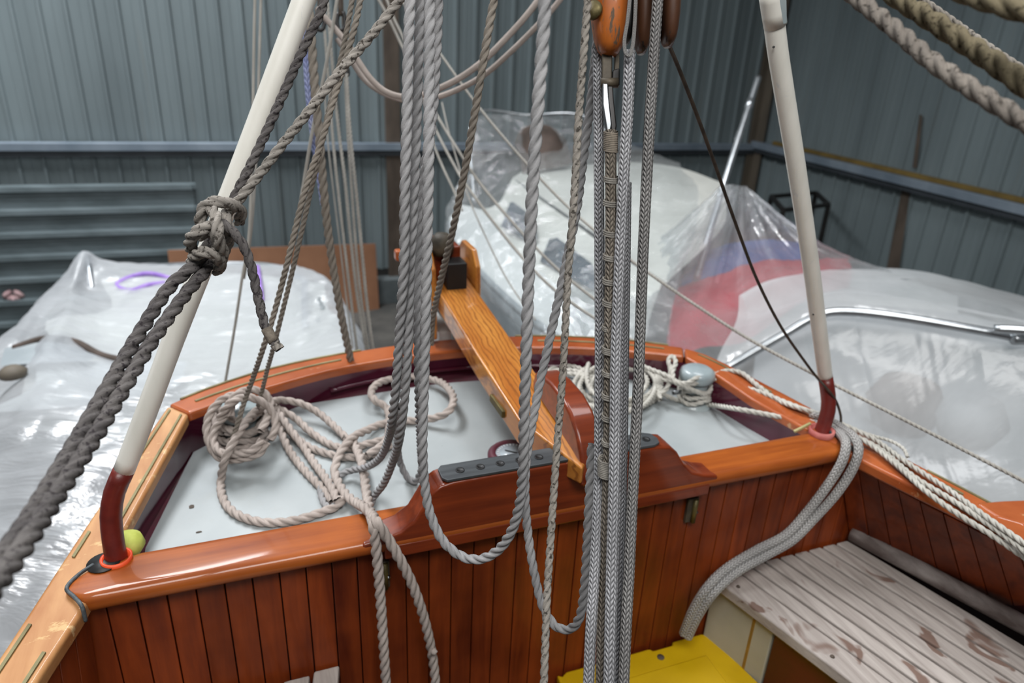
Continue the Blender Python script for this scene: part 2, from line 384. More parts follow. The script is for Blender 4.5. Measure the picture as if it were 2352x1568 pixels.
def _til():
    m = m_tiller; v = m.coord((26, 4, 26)); wv = m.node('ShaderNodeTexWave', wave_type='BANDS', bands_direction='X'); m.link(m.coord((1, .35, 1)), wv.inputs['Vector'])
    wv.inputs['Scale'].default_value = 28; wv.inputs['Distortion'].default_value = 7; wv.inputs['Detail'].default_value = 3; wv.inputs['Detail Scale'].default_value = 1.2
    f = m.noise(v, 1, 5); col = m.ramp(f, [(.3, lin('#a8601f')), (.7, lin('#cc8a3c'))])
    col = m.mix(m.ramp(wv.outputs['Fac'], [(.0, (.75, .75, .75, 1)), (.35, (0, 0, 0, 1))]), col, lin('#7d4416'))
    return m.fin(col, .35, m.bump(f, .08, .002), 0, .6)
_til(); m_tiller = m_tiller.m
m_inlay = mottled('olive_inlay', '#6b6444', '#97906a', 9, .8, 0, .3)
m_sealant = mottled('black_sealant', '#23282c', '#5d676c', 30, .6, 0, .6)
m_deck = NT('pale_deck_paint')
def _deck():
    m = m_deck; a = m.noise(m.coord((2, 2, 2)), 2, 5); col = m.ramp(a, [(.3, lin('#979ea0')), (.7, lin('#aab0b1'))])
    s = m.noise(m.coord((38, 38, 38)), 1, 3); col = m.mix(m.ramp(s, [(.73, (0, 0, 0, 1)), (.78, (.8, .8, .8, 1))]), col, lin('#6f726f'))
    d = m.noise(m.coord((5, 5, 5)), 1, 6, .7); col = m.mix(m.ramp(d, [(.58, (0, 0, 0, 1)), (.8, (.45, .45, .45, 1))]), col, lin('#8f918c'))
    return m.fin(col, .45, m.bump(m.noise(m.coord((60, 60, 60)), 1, 3), .05, .002), 0, 0, .4)
_deck(); m_deck = m_deck.m
m_maroon = mottled('maroon_gloss_paint', '#431425', '#5c1d34', 5, .18, 0, .05, coat=.5)
m_maroon_matt = NT('maroon_dirty_paint')
def _mm():
    m = m_maroon_matt; d = m.noise(m.coord((16, 16, 16)), 1, 6, .7); col = m.mix(m.ramp(d, [(.5, (0, 0, 0, 1)), (.68, (.9, .9, .9, 1))]), lin('#5e2a38'), lin('#4c4340'))
    return m.fin(col, .6, m.bump(d, .3, .004))
_mm(); m_maroon_matt = m_maroon_matt.m
m_comb = mottled('dark_grey_metal_comb', '#46494c', '#5c6063', 14, .45, .5, .1, (.4, 4, 4))
m_hole = mottled('dark_hole', '#0d0d0e', '#1c1c1d', 9, .5)
m_chrome = mottled('polished_steel', '#6a6d6f', '#85888a', 20, .36, 1, .05)
m_alu = mottled('aluminium_tube', '#a9aeb2', '#c4c8cb', 12, .3, .85, .05)
m_brass = mottled('tarnished_brass', '#4b4327', '#6d6138', 22, .5, .5, .2)
m_rustyfit = mottled('weathered_bronze', '#37322a', '#564d3f', 30, .6, .3, .3)
m_white = NT('chipped_white_paint')
def _wp():
    m = m_white; a = m.noise(m.coord((30, 30, 8)), 1, 5); col = m.ramp(a, [(.3, lin('#dbd9d0')), (.7, lin('#e6e4dc'))])
    b = m.noise(m.coord((40, 40, 14)), 1, 4, .6); col = m.mix(m.ramp(b, [(.66, (0, 0, 0, 1)), (.74, (.35, .35, .35, 1))]), col, lin('#8fa3b8'))
    return m.fin(col, .4, None, 0, .15)
_wp(); m_white = m_white.m
m_redpole = mottled('red_brown_pole_paint', '#57150f', '#6d2016', 25, .42, 0, .15, coat=.1)
m_orange = mottled('orange_plastic', '#d8421c', '#ef5c2e', 20, .5)
m_lime = mottled('lime_yellow_foam', '#a8b04a', '#c0c764', 30, .8)
m_pink = mottled('faded_red_plastic', '#a8504c', '#c47a72', 20, .6)
m_bollard = mottled('grey_bollard_paint', '#93a0a4', '#a8b4b6', 12, .3, 0, .05, coat=.2)
m_dial = mottled('dial_face', '#aebac2', '#c4ced3', 8, .25, coat=.6)
m_ink = mottled('dial_ink', '#e4ecf0', '#eef4f6', 8, .4)
m_bench = NT('weathered_grey_teak')
def _bench():
    m = m_bench; v = m.coord((50, 3, 50)); f = m.noise(v, 1, 6, .65); col = m.ramp(f, [(.3, lin('#8d847e')), (.7, lin('#bab2ac'))])
    inf = m.node('ShaderNodeObjectInfo'); off = m.node('ShaderNodeVectorMath', operation='ADD'); m.link(m.coord((1, 1, 1)), off.inputs[0])
    s = m.noise(m.coord((13, 9, 13)), 1, 3, .5, .6); mask = m.ramp(s, [(.6, (0, 0, 0, 1)), (.64, (.85, .85, .85, 1))])
    col = m.mix(mask, col, lin('#6b5145'))
    return m.fin(col, .8, m.bump(f, .4, .002), 0, 0, .2)
_bench(); m_bench = m_bench.m
m_rail = mottled('weathered_round_rail', '#5f5450', '#a29a96', 8, .7, 0, .4, (3, .8, 3))
m_cream = NT('cream_locker_paint')
def _cream():
    m = m_cream; d = m.noise(m.coord((3, 3, 3)), 2, 4); return m.fin(m.ramp(d, [(.3, lin('#9c9b90')), (.7, lin('#b0afa4'))]), .5)
_cream(); m_cream = m_cream.m
m_rustrun = mottled('rust_stain', '#8a6a2c', '#a67f34', 20, .7)
m_darkred = mottled('dark_red_paint', '#3b0309', '#52060f', 6, .5)
m_yellow = mottled('yellow_plastic_crate', '#c9a200', '#dcb609', 5, .5, 0, .1)
m_hullwhite = mottled('white_gelcoat', '#d3d7d6', '#e4e7e5', 2.5, .35, 0, .03)
m_cabin = mottled('cream_gelcoat', '#d2d3cc', '#e2e3dc', 2.5, .35, 0, .03)
m_hullgrey = mottled('grey_topsides', '#8d9599', '#a5acaf', 3, .4)
m_window = mottled('smoked_window', '#2a3a48', '#3d4e5d', 3, .15, coat=.5)
m_red = mottled('red_canvas', '#c0142f', '#dc2340', 5, .8)
m_blue = mottled('blue_canvas', '#2558a5', '#3a75c4', 5, .8)
m_brown = mottled('brown_canvas', '#40362f', '#5a4c45', 5, .8)
m_purple = mottled('purple_cord', '#8463b4', '#a184c8', 20, .8)
m_pinkcoil = mottled('pink_cord', '#a5878a', '#bfa2a2', 25, .9)
m_block = varnish('worn_block_wood', '#7a3a12', '#b8682a', '#5a4a3c', (34, 34, 5), .25, .53, .4, .4)
m_blockdark = varnish('dark_block_wood', '#3a2419', '#63402a', '#2d2622', (30, 30, 5), .2, .6, .5, .3)
m_wire = mottled('brown_wire', '#2e2620', '#463b32', 60, .6, .2, .3)
m_foam = mottled('clear_film_fold', '#dfe5e8', '#f0f4f5', 8, .25)
r_grey = ropemat('grey_laid_rope', '#868687', '#a6a5a6')
r_dark = ropemat('dark_grey_old_rope', '#413e3f', '#6d6967', speck='#353133')
r_mid = ropemat('weathered_rope', '#76726c', '#a19b94', speck='#4d4843')
r_tan = ropemat('tan_laid_rope', '#7a736a', '#9c948a')
r_beige = ropemat('pale_beige_rope', '#9d928b', '#beb3ac')
r_line = ropemat('pale_grey_line', '#98958e', '#b6b3ac')
r_white = ropemat('white_rope', '#b4b1a8', '#d3d1c9')
r_fray = ropemat('frayed_rope', '#76716a', '#a09a92', speck='#45413c')
r_thick = ropemat('heavy_warp_rope', '#6b655f', '#8f8880', speck='#4a4540')
r_yell = ropemat('yellowed_warp_rope', '#625a48', '#7d745f', speck='#453f31')
b_grey = braidmat('grey_braid', '#9a9a9d', '#b9b9bc'); b_dark = braidmat('dark_grey_braid', '#7f7d7c', '#9c9a98'); b_seize = braidmat('brown_grey_braid', '#6f675d', '#8b8379')
b_white = braidmat('white_braid', '#aaa8a6', '#c6c4c1', 12, 2.4); b_blue = braidmat('blue_fleck_braid', '#8f9acc', '#b5bbd8', 6, .9)
m_greytwine = mottled('grey_twine', '#6d6963', '#86827b', 90, .9, 0, .4)
m_twine = mottled('seizing_twine', '#5d554c', '#80776b', 90, .9, 0, .4)
p_left = plastic('crumpled_film', .66, tint='#d9dce0', scale=3.0, bstr=.35, bdist=.04, gloss=.26, rough=.26, stretch=(.5, 2.0, 1.6))
p_clear = plastic('clear_film', .20, scale=5, bstr=.6, bdist=.04, gloss=.34, rough=.1)
p_tent = plastic('tent_film', .35, scale=3, bstr=.25, bdist=.02, gloss=.6, rough=.15, uvfold=(11, .4, 1))
p_right = plastic('milky_film', .56, scale=1.6, bstr=.16, bdist=.03, gloss=.22, rough=.22, uvfold=(5, .3, 1))

# ------------------------------------------------------------------ the shed
V1 = np.array([.945, .326, 0]); V1 /= np.linalg.norm(V1); W0 = atd(98, 319, 5.4); WN = np.array([V1[1], -V1[0], 0])
def onwall(px, py, out=0.):
    r = ray(px, py); t = ((W0+WN*out-EYE)@WN)/(r@WN); return EYE+r*t
CORN = onwall(1735, 335); SC = (CORN-W0)@V1
V2 = np.array([V1[1], -V1[0], 0]); RN = -V1
def onright(px, py, out=0.):
    r = ray(px, py); t = ((CORN+RN*out-EYE)@RN)/(r@RN); return EYE+r*t
def panel(base, d, nrm, s0, s1, z0, z1, parent, phase, p=.1712, out=0.):
    prof = []; k = math.floor((s0-phase)/p)-1
    while phase+k*p < s1+p:
        e = phase+k*p; prof += [(e-.040, 0), (e-.032, .022), (e-.010, .022), (e-.002, 0), (e+.06, 0), (e+.063, .003), (e+.069, .003), (e+.072, 0)]; k += 1
    prof = [(s, o) for s, o in prof if s0 <= s <= s1]; prof = [(s0, 0)]+prof+[(s1, 0)]
    V = []; 
    for z in (z0, z1): V += [np.array([base[0], base[1], 0])+d*s+nrm*(o+out)+np.array([0, 0, z]) for s, o in prof]
    n = len(prof); Fc = [(i, i+1, n+i+1, n+i) for i in range(n-1)]
    o = add('cladding_panel', V, Fc, m_wall, parent, smooth=False)
    return o
ZG = onwall(98, 333)[2]
ce = add('ceiling', [(-14, -1.0, 6.6), (14, -1.0, 6.6), (14, 14, 6.6), (-14, 14, 6.6)], [(0, 1, 2, 3)], m_stack, smooth=False, kind='structure')
fl = add('floor', [(-14, -8, 0), (14, -8, 0), (14, 14, 0), (-14, 14, 0)], [(0, 1, 2, 3)], m_floor, smooth=False, kind='structure')
wb = empty('wall_back', W0*np.array([1, 1, 0]), kind='structure', label='corrugated grey green sheet metal wall behind the boats')
s = -6*.856; k = 0
while s < SC-.01:
    e = min(SC, s+.856); panel(W0, V1, WN, s, e+.01, .3, 7.0, wb, 0., out=.004*(k % 2)); s += .856; k += 1
wr = empty('wall_right', CORN*np.array([1, 1, 0]), kind='structure', label='darker corrugated sheet metal side wall')
s = 0; k = 0
while s < 9:
    panel(CORN, V2, RN, s, s+.866, .3, 7.0, wr, .05, out=.004*(k % 2)); s += .856; k += 1
def hz(base, d, nrm, s0, s1, o0, o1, z0, z1):
    b = np.array([base[0], base[1], 0]); return box8([b+d*s0+nrm*o0+[0, 0, z0], b+d*s1+nrm*o0+[0, 0, z0], b+d*s1+nrm*o1+[0, 0, z0], b+d*s0+nrm*o1+[0, 0, z0],
        b+d*s0+nrm*o0+[0, 0, z1], b+d*s1+nrm*o0+[0, 0, z1], b+d*s1+nrm*o1+[0, 0, z1], b+d*s0+nrm*o1+[0, 0, z1]])
SCOL = (onwall(900, 330)-W0)@V1
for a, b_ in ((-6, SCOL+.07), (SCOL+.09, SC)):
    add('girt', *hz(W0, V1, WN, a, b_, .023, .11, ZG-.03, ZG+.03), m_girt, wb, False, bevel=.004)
    add('girt_shadow_lip', *hz(W0, V1, WN, a, b_, .023, .085, ZG-.075, ZG-.032), m_girt_shade, wb, False)  # lower lip, doubling as the painted shadow band under the girt
ZG2 = onright(1848, 352)[2]
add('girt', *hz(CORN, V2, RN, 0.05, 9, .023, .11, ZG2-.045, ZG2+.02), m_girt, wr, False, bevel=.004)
add('girt_shadow_lip', *hz(CORN, V2, RN, 0.05, 9, .023, .09, ZG2-.085, ZG2-.047), m_girt_shade, wr, False)
add('ochre_batten', *hz(CORN, V2, RN, .35, 9, .023, .07, ZG2+.022, ZG2+.055), m_ochre, wr, False, bevel=.003)
add('column', *hz(W0, V1, WN, SCOL-.06, SCOL+.07, .023, .06, 0, 7), m_rust, wb, False, bevel=.004)
sc0 = (onwall(1725, 300)-W0)@V1
for nm, a, b_, o0, o1 in (('column', sc0-.05, sc0+.11, .05, .07), ('column', sc0+.02, sc0+.04, .07, .19)):
    add(nm, *hz(W0, V1, WN, a, b_, o0, o1, 0, 7), m_column, wb, False, bevel=.003)
ZP = onwall(890, 630)[2]
add('plinth', *hz(W0, V1, WN, -6, SC, 0.024, .16, 0, ZP), m_concrete, wb, False, bevel=.006)
add('plinth', *hz(CORN, V2, RN, 0, 9, 0.024, .16, 0, ZP), m_concrete, wr, False, bevel=.006)
# rusty streak left on the side wall
a, b_, c_, d_ = onright(2112, 262, .026), onright(2096, 385, .026), onright(2106, 385, .026), onright(2119, 265, .026)
add('rust_run', [a, b_, c_, d_], [(0, 1, 2, 3)], m_rust, wr, False)
a, b_, c_, d_ = onright(2072, 430, .026), onright(2032, 640, .026), onright(2062, 640, .026), onright(2092, 430, .026)
add('rust_run', [a, b_, c_, d_], [(0, 1, 2, 3)], m_rust, wr, False)

# stacked sheets leaning against the back wall
st = empty('sheet_stack', onwall(200, 690, .3), 'stack of old ribbed roofing sheets leaning on the wall at left', 'metal sheet')
s0, s1 = -4.0, (onwall(452, 450)-W0)@V1; zt = onwall(300, 424, .25)[2]; zb = zt-1.35
prof = []; z = zt; k = 0
while z > zb:
    prof += [(z, .0), (z-.010, .045), (z-.045, .045), (z-.055, 0.004), (z-.10, .004), (z-.102, .010), (z-.112, .010), (z-.114, .004)]; z -= .171; k += 1
for j, (e, oo) in enumerate(((s1, .20), (s1+.02, .17))):
    V = []
    for s_ in (s0, e): V += [np.array([W0[0], W0[1], 0])+V1*s_+WN*(oo+o+(zt-z)*.12)+np.array([0, 0, z-.004*j]) for z, o in prof]
    n = len(prof); add('roof_sheet', V, [(i, i+1, n+i+1, n+i) for i in range(n-1)], m_stack, st, False)
# brown board
bo = [onwall(385, 574, .50), onwall(862, 559, .14), onwall(862, 559, .14)-np.array([0, 0, 1.2])+WN*.25, onwall(385, 574, .50)-np.array([0, 0, 1.2])+WN*.25]
bo = [np.array(p) for p in bo]
add('hardboard_sheet', *prism(bo, WN*.012), m_board, None, False, label='plain brown hardboard sheet leaning against the back wall', cat='board', bevel=.002)
# pink coil on the wall at far left
pc = onwall(32, 680, .30); MS = Mesh()
for rr, dz in ((.055, 0), (.04, .012), (.03, -.02)):
    q = [pc+V1*rr*math.cos(a)+np.array([0, 0, dz+rr*.75*math.sin(a)])+WN*.02*math.sin(3*a) for a in np.linspace(0, 2*np.pi, 17)]
    V, Fq, uv, tri = sweep(spline(q, .012), circ(.018, 8)); MS.put(V, Fq.tolist())
add('cord_coil', MS.V, MS.F, m_pinkcoil, label='small pink bundle of cord hanging by the metal sheets at far left', cat='rope')
# black steel table frame by the side wall
tf = empty('steel_frame', onright(1850, 520, .4), 'thin black steel frame standing by the side wall behind the plastic', 'frame')
A = [onright(1775, 432, .75), onright(1800, 478, 1.0), onright(1900, 484, .45), onright(1872, 452, .2)]
zf = np.mean([p[2] for p in A]); A = [np.array([p[0], p[1], zf]) for p in A]
for i in range(4):
    add('rail', *bar(A[i], A[(i+1) % 4], .03, .03), m_black, tf, False)
    add('leg', *bar(A[i], A[i]-np.array([0, 0, zf]), .03, .03, (1, 0, 0)), m_black, tf, False)

# ------------------------------------------------------------------ the wooden boat
boat = empty('wooden_boat', B(0, .2, .7), 'varnished wooden sailing boat stern with pale deck and planked cockpit', 'boat', boat=True)
def deckz(u): return 1.466-.045*(u/.72)**2
def opt(px, py):                     # pixel on the cambered deck
    z = 1.46
    for _ in range(6): z = deckz(bf(onz(px, py, z))[0])
    return onz(px, py, z)
# caps
lo = smooth_line([B(-1.03, -.85, 1.493), B(-.96, -.45, 1.493), B(-.869, -.084, 1.493), B(-.80, .198, 1.50), B(-.683, .556, 1.54)])
n = 16; lo = resample(lo, n); li = resample([B(-.965, -.85, 1.493), B(-.885, -.45, 1.493), B(-.805, -.137, 1.493), B(-.775, -.034, 1.493), B(-.732, .158, 1.50), B(-.637, .50, 1.54)], n)
capl = ribbon('cap_rail', lo, li, .03, m_cap, boat, .008, label='worn pale left cap rail')
to = [B(-.683, .560, 1.54), B(-.644, .592, 1.54), B(-.475, .688, 1.54), B(-.247, .746, 1.54), B(.03, .768, 1.54), B(.311, .724, 1.54), B(.55, .63, 1.54), B(.690, .54, 1.54)]
ti = [B(-.637, .503, 1.54), B(-.60, .525, 1.54), B(-.46, .590, 1.54), B(-.27, .655, 1.54), B(.03, .68, 1.54), B(.32, .635, 1.54), B(.53, .55, 1.54), B(.656, .482, 1.54)]
to, ti = resample(to, 24), resample(ti, 24)
capt = ribbon('cap_rail', to, ti, .03, m_capred, boat, .008)
ro = resample([B(.692, .538, 1.54), B(.729, .486, 1.538), B(.804, .305, 1.52), B(.883, .034, 1.5), B(.905, -.092, 1.5), B(.935, -.26, 1.5), B(1.02, -.85, 1.5)], 24)
ri = resample([B(.658, .478, 1.54), B(.69, .36, 1.53), B(.715, .24, 1.515), B(.749, .12, 1.508), B(.788, -.04, 1.5), B(.835, -.209, 1.5), B(.86, -.301, 1.5), B(.955, -.85, 1.5)], 24)
capr = ribbon('cap_rail', ro, ri, .03, m_capred, boat, .008)
pad = [onz(px, py, 1.504) for px, py in ((2240, 1152), (2262, 1150), (2300, 1147), (2400, 1143))]; pq = bf(pad[-1])
add('cap_pad', *prism(pad+[B(pq[0]+.16, -.85, 1.504), B(.97, -.85, 1.504), onz(2352, 1203, 1.504), onz(2290, 1185, 1.504)], (0, 0, -.034)), m_capred, boat, False, bevel=.008)
# inlaid strips
def inlay(cap, o, i, t, f0, f1, wd=.0055):
    n = len(o); q = []
    for f in np.linspace(f0, f1, 9):
        x = f*(n-1); k = min(n-2, int(x)); fr = x-k
        a = np.asarray(o[k])*(1-fr)+np.asarray(o[k+1])*fr; b = np.asarray(i[k])*(1-fr)+np.asarray(i[k+1])*fr
        c = a+(b-a)*t; d = (b-a)/np.linalg.norm(b-a); q.append((c-d*wd/2, c+d*wd/2))
    ribbon('inlay_strip', [a+[0, 0, .003] for a, b in q], [b+[0, 0, .003] for a, b in q], .006, m_inlay, cap, 0)
for t, f0, f1 in ((.2, .10, .577), (.8, .10, .545), (.2, .68, .725), (.22, .826, .99), (.75, .725, .99)): inlay(capl, lo, li, t, f0, f1)
for t, f0, f1 in ((.06, .02, .35), (.5, .03, .30), (.06, .66, .97), (.5, .70, .96)): inlay(capt, to, ti, t, f0, f1)
for t, f0, f1 in ((.3, .03, .2), (.35, .41, .55), (.1, .49, .63)): inlay(capr, ro, ri, t, f0, f1)
# deck
de = [(335, 1262), (470, 1000), (487, 985), (600, 950), (740, 925), (870, 905), (1000, 885), (1180, 872), (1360, 862), (1500, 870), (1600, 893), (1650, 917), (1740, 962), (1822, 1008)]
dp = [opt(*p) for p in de]
nu_ = 20; V = []; Fc = []
edge_front = [B(u, .05, deckz(u)) for u in np.linspace(bf(dp[0])[0], bf(dp[-1])[0], 25)]
edge_aft = resample(dp, 25); ny = 6
for j in range(ny+1):
    for a, b_ in zip(edge_front, edge_aft):
        q = a+(b_-a)*j/ny; q[2] = deckz(bf(q)[0])+.004; V.append(q)
Fc = [(j*25+i, j*25+i+1, (j+1)*25+i+1, (j+1)*25+i) for j in range(ny) for i in range(24)]
add('deck', V, Fc, m_deck, boat)
# waterway (maroon margin) under the deck edge and bulwark inside
loop_in = np.vstack([li, ti[1:-1], ri]); loop_in = np.array([p for p in loop_in if bf(p)[1] > .07])-[0, 0, .03]
base = np.array([B(*(np.array(bf(p))[:2]*np.array([1.012, 1.012])), deckz(bf(p)[0])-.004) for p in loop_in])
n = len(base); add('bulwark', list(loop_in+[0, 0, .01])+list(base), [(i, i+1, n+i+1, n+i) for i in range(n-1)], m_maroon, boat)
cen = B(.02, .25, 1.455)
cen2 = lambda p: B(bf(p)[0]*.75, max(.06, bf(p)[1]*.75), 1.4)
inner = [np.array([*cen2(p)[:2], deckz(bf(p)[0])-.004]) for p in base]
add('waterway', list(base)+inner, [(i, i+1, n+i+1, n+i) for i in range(n-1)], m_maroon_matt, boat)
# a half-round moulding along the transom inside
mq = [p*.45+b_*.55 for p, b_ in zip(loop_in, base)]; mq = [q+(cen-q)*np.array([.008, .008, 0]) for q in mq]
tube('moulding', mq[10:-12], .006, m_maroon, boat, 8)
# hull skin outside
hl = np.vstack([lo, to, ro]); bot = []
for p in hl:
    u, v, z = bf(p); k = min(1, max(0, (.45-v)/.5)); bot.append(B(u*(.80+.62*k), v*.9 if v > 0 else v, .62))
n = len(hl); hh = [h-np.array([0, 0, .028]) for h in hl]; hh = [h+(cen-h)*np.array([.012, .012, 0]) for h in hh]
add('hull', hh+bot, [(i, i+1, n+i+1, n+i) for i in range(n-1)], m_darkred, boat)
add('sole', *bbox(-.8, 1.0, -.9, .05, .70, .73), m_plankback, boat, False)
# bulkhead with planks
blk = add('bulkhead', *bbox(-.80, .93, .031, .045, .72, 1.475), m_plankback, boat, False)
u = -.80; pit = .0458
while u < .925:
    door = -.305 < u+pit/2 < .395
    add('plank', *bbox(u+.0009, min(u+pit-.0009, .93), .018+random.Random(int(u*1000)).uniform(0, .0012), .032, .73, 1.447 if door else 1.472), m_plank, blk, False, bevel=.0018)
    u += pit
for hu in (-.297, .392):
    hp = empty('hinge', B(hu, .014, 1.40), boat=True, parent=boat)
    add('hinge_leaf', *bbox(hu-.014, hu+.014, .009, .018, 1.372, 1.435), m_rustyfit, hp, False, bevel=.002)
    V, Fc = lathe([(.006, -.03), (.006, .03)], B(hu+.004, .007, 1.403), n=10); add('hinge_pin', V, Fc, m_brass, hp)
    V, Fc = lathe([(.005, 0), (.004, .004), (.0, .005)], B(hu+.010, .009, 1.398), -VB, 10); add('screw', V, Fc, m_chrome, hp)
# beam cap over the bulkhead
poly = [(.006, 1.466)]+[(.0055-.0175*math.sin(a), 1.4845-.0175*math.cos(a)) for a in np.linspace(.5, math.pi-.02, 9)]+[(.010, 1.5022), (.070, 1.5022), (.080, 1.5005), (.086, 1.495), (.088, 1.488), (.088, 1.466)]
bb = []
ends = np.array([(-.804, .018, .024), (-.796, .006, .040), (-.788, -.004, .052), (-.773, -.012, .066), (-.741, -.012, .077), (-.70, -.012, .088), (.80, -.012, .088)])
for u_ in [-.804, -.796, -.788, -.780, -.773, -.757, -.741]+list(np.linspace(-.70, .80, 40)):
    lo_, hi_ = np.interp(u_, ends[:, 0], ends[:, 1]), np.interp(u_, ends[:, 0], ends[:, 2])
    bb.append([B(u_, lo_+(hi_-lo_)*(v+.012)/.100, z) for v, z in poly])
m_ = len(poly); nb_ = len(bb); V = [p for r in bb for p in r]; Fc = [(i*m_+j, i*m_+(j+1) % m_, (i+1)*m_+(j+1) % m_, (i+1)*m_+j) for i in range(nb_-1) for j in range(m_)]+[tuple(range(m_)), tuple((nb_-1)*m_+j for j in range(m_))]
add('beam', V, Fc, m_beam, boat, True)
# corner bead of sealant
be = [onz(px, py, 1.5035) for px, py in ((188, 1392), (170, 1370), (153, 1350), (182, 1318), (215, 1296), (262, 1300), (330, 1330))]
tube('sealant_bead', [be[0]-[0, 0, .03], be[0], be[1], be[2], be[3], be[4]], .0032, m_sealant, boat, 8, .004)
tube('sealant_bead', [B(.80, .07, 1.507), B(.806, .02, 1.507), B(.80, -.02, 1.50)], .005, m_sealant, boat, 8, .006)
# raised block with the comb
def arc(pts): return pts
pr = [(-.335, 1.500), (-.30, 1.503), (-.265, 1.512), (-.24, 1.530), (-.225, 1.556), (-.208, 1.585), (-.19, 1.597), (-.165, 1.602), (.265, 1.602), (.295, 1.596), (.315, 1.578), (.335, 1.548), (.36, 1.522), (.395, 1.508), (.43, 1.500), (.43, 1.488), (-.335, 1.488)]
add('coaming_block', *prism([B(u_, -.0105, z) for u_, z in pr], VB*.0585), m_coaming, boat, False, bevel=.006)
add('trim_strip', *bbox(-.295, .41, -.013, .02, 1.457, 1.486), m_coaming, boat, False, bevel=.004)
cu0, cu1 = -.185, .275
cp = [(cu0+.008, -.010), (cu1-.02, -.010), (cu1-.005, -.004), (cu1, .012), (cu1-.005, .032), (cu1-.02, .040), (cu0+.008, .040), (cu0, .030), (cu0, 0)]
comb = add('tiller_comb', *prism([B(u_, v, 1.6025) for u_, v in cp], (0, 0, .006)), m_comb, boat, False, bevel=.0015)
u_ = cu0+.038; 
while u_ < cu1-.02:
    V, Fc = lathe([(.0085, .0005), (.0085, .0016), (.006, .0008), (.005, .0002)], B(u_, .013, 1.6085), n=16); add('hole', V, Fc, m_hole, comb)
    u_ += .0395
# cockpit sides
def side(sg, top, bottom, npl, back):
    t0 = resample([B(*p) for p in top], npl+1); b0 = resample([B(*p) for p in bottom], npl+1)
    lin_ = add(back, [p for p in t0]+[p for p in b0], [(i, i+1, npl+2+i, npl+1+i) for i in range(npl)], m_plankback, boat, False)
    c = B(0.05, -.5, 1.3)
    for i in range(npl):
        q = [t0[i]*.98+t0[i+1]*.02, t0[i]*.02+t0[i+1]*.98, b0[i]*.02+b0[i+1]*.98, b0[i]*.98+b0[i+1]*.02]
        nn = np.cross(q[1]-q[0], q[2]-q[0]); nn /= np.linalg.norm(nn); nn = nn if nn@(c-q[0]) > 0 else -nn
        add('plank', *prism(q, nn*.010), m_plank, lin_, False, bevel=.0018)
side(1, [(.80, .012, 1.472), (.848, -.209, 1.472), (.875, -.301, 1.472), (.98, -.80, 1.472)], [(.93, .02, 1.18), (1.035, -.18, 1.18), (1.12, -.35, 1.18), (1.32, -.80, 1.18)], 17, 'side_lining')
side(-1, [(-.785, .012, 1.472), (-.82, -.137, 1.472), (-.975, -.85, 1.472)], [(-.84, .02, .75), (-.90, -.20, .75), (-1.08, -.85, .75)], 17, 'side_lining')

# bollards (posts standing on the after deck)
def bollard(c, label, ax=(0, 0, 1)):
    r_ = empty('bollard', c, label, 'bollard')
    V, Fc = lathe([(.052, 0), (.052, .006), (.036, .012), (.034, .06), (.036, .075)], c, ax); add('post', V, Fc, m_bollard, r_)
    V, Fc = lathe([(.038, .074), (.046, .080), (.049, .092), (.046, .104), (.034, .112), (.0, .115)], c, ax); add('cap', V, Fc, m_bollard, r_)
    a = np.asarray(c)+np.array([0, 0, .045]); tube('cross_pin', [a-UB*.07, a+UB*.07], .006, m_chrome, r_, 10)
    return r_
BL = opt(560, 1022); BR = opt(1590, 928)
bollard(BL, 'grey painted bollard on deck wrapped in beige rope')
bollard(BR, 'grey mushroom topped bollard on deck lashed with thin white rope')
# deck instrument
gz = opt(1178, 1052); ga = empty('deck_gauge', gz, 'round deck gauge with maroon rim and pale dial behind the comb', 'gauge')
V, Fc = lathe([(.058, 0), (.058, .012), (.052, .018), (.042, .019), (.040, .014)], gz, n=36); add('rim', V, Fc, m_maroon_matt, ga)
V, Fc = lathe([(.041, .011), (.041, .0145), (.0, .015)], gz, n=36); dial = add('dial', V, Fc, m_dial, ga)
MS = Mesh()
for k in range(28):
    a = math.pi*2*k/28; c = gz+np.array([math.cos(a), math.sin(a), 0])*.034+[0, 0, .0155]; e = np.array([math.cos(a), math.sin(a), 0])
    MS.put(*wbox(c, e*.003, np.cross(e, [0, 0, 1])*.0011, np.array([0, 0, .0004])))
add('scale_marks', MS.V, MS.F, m_ink, dial, False)
MS = Mesh(); e = (UB*-.6+VB*.5); e /= np.linalg.norm(e); MS.put(*wbox(gz+[0, 0, .017], e*.02, np.cross(e, [0, 0, 1])*.0012, np.array([0, 0, .0006])))
add('needle', MS.V, MS.F, m_hole, dial, False)
# leaf crumbs on deck
for px, py, r_, lab in ((441, 1168, .007, 'brown dead leaf scrap lying on the pale deck at left'), (458, 1226, .006, 'dark twig bit on the deck beside the beam at left')):
    c = opt(px, py)+[0, 0, .0045]; rnd = random.Random(px); poly = [c+UB*r_*rnd.uniform(.6, 1.1)*math.cos(a)*(1 if px < 450 else 1.3)+VB*r_*rnd.uniform(.6, 1.1)*math.sin(a)*(1 if px < 450 else .35) for a in np.linspace(0, 5.5, 7)]
    add('leaf_scrap', *prism(poly, (0, 0, .0012)), m_rust, None, False, label=lab, cat='leaf', origin=c)

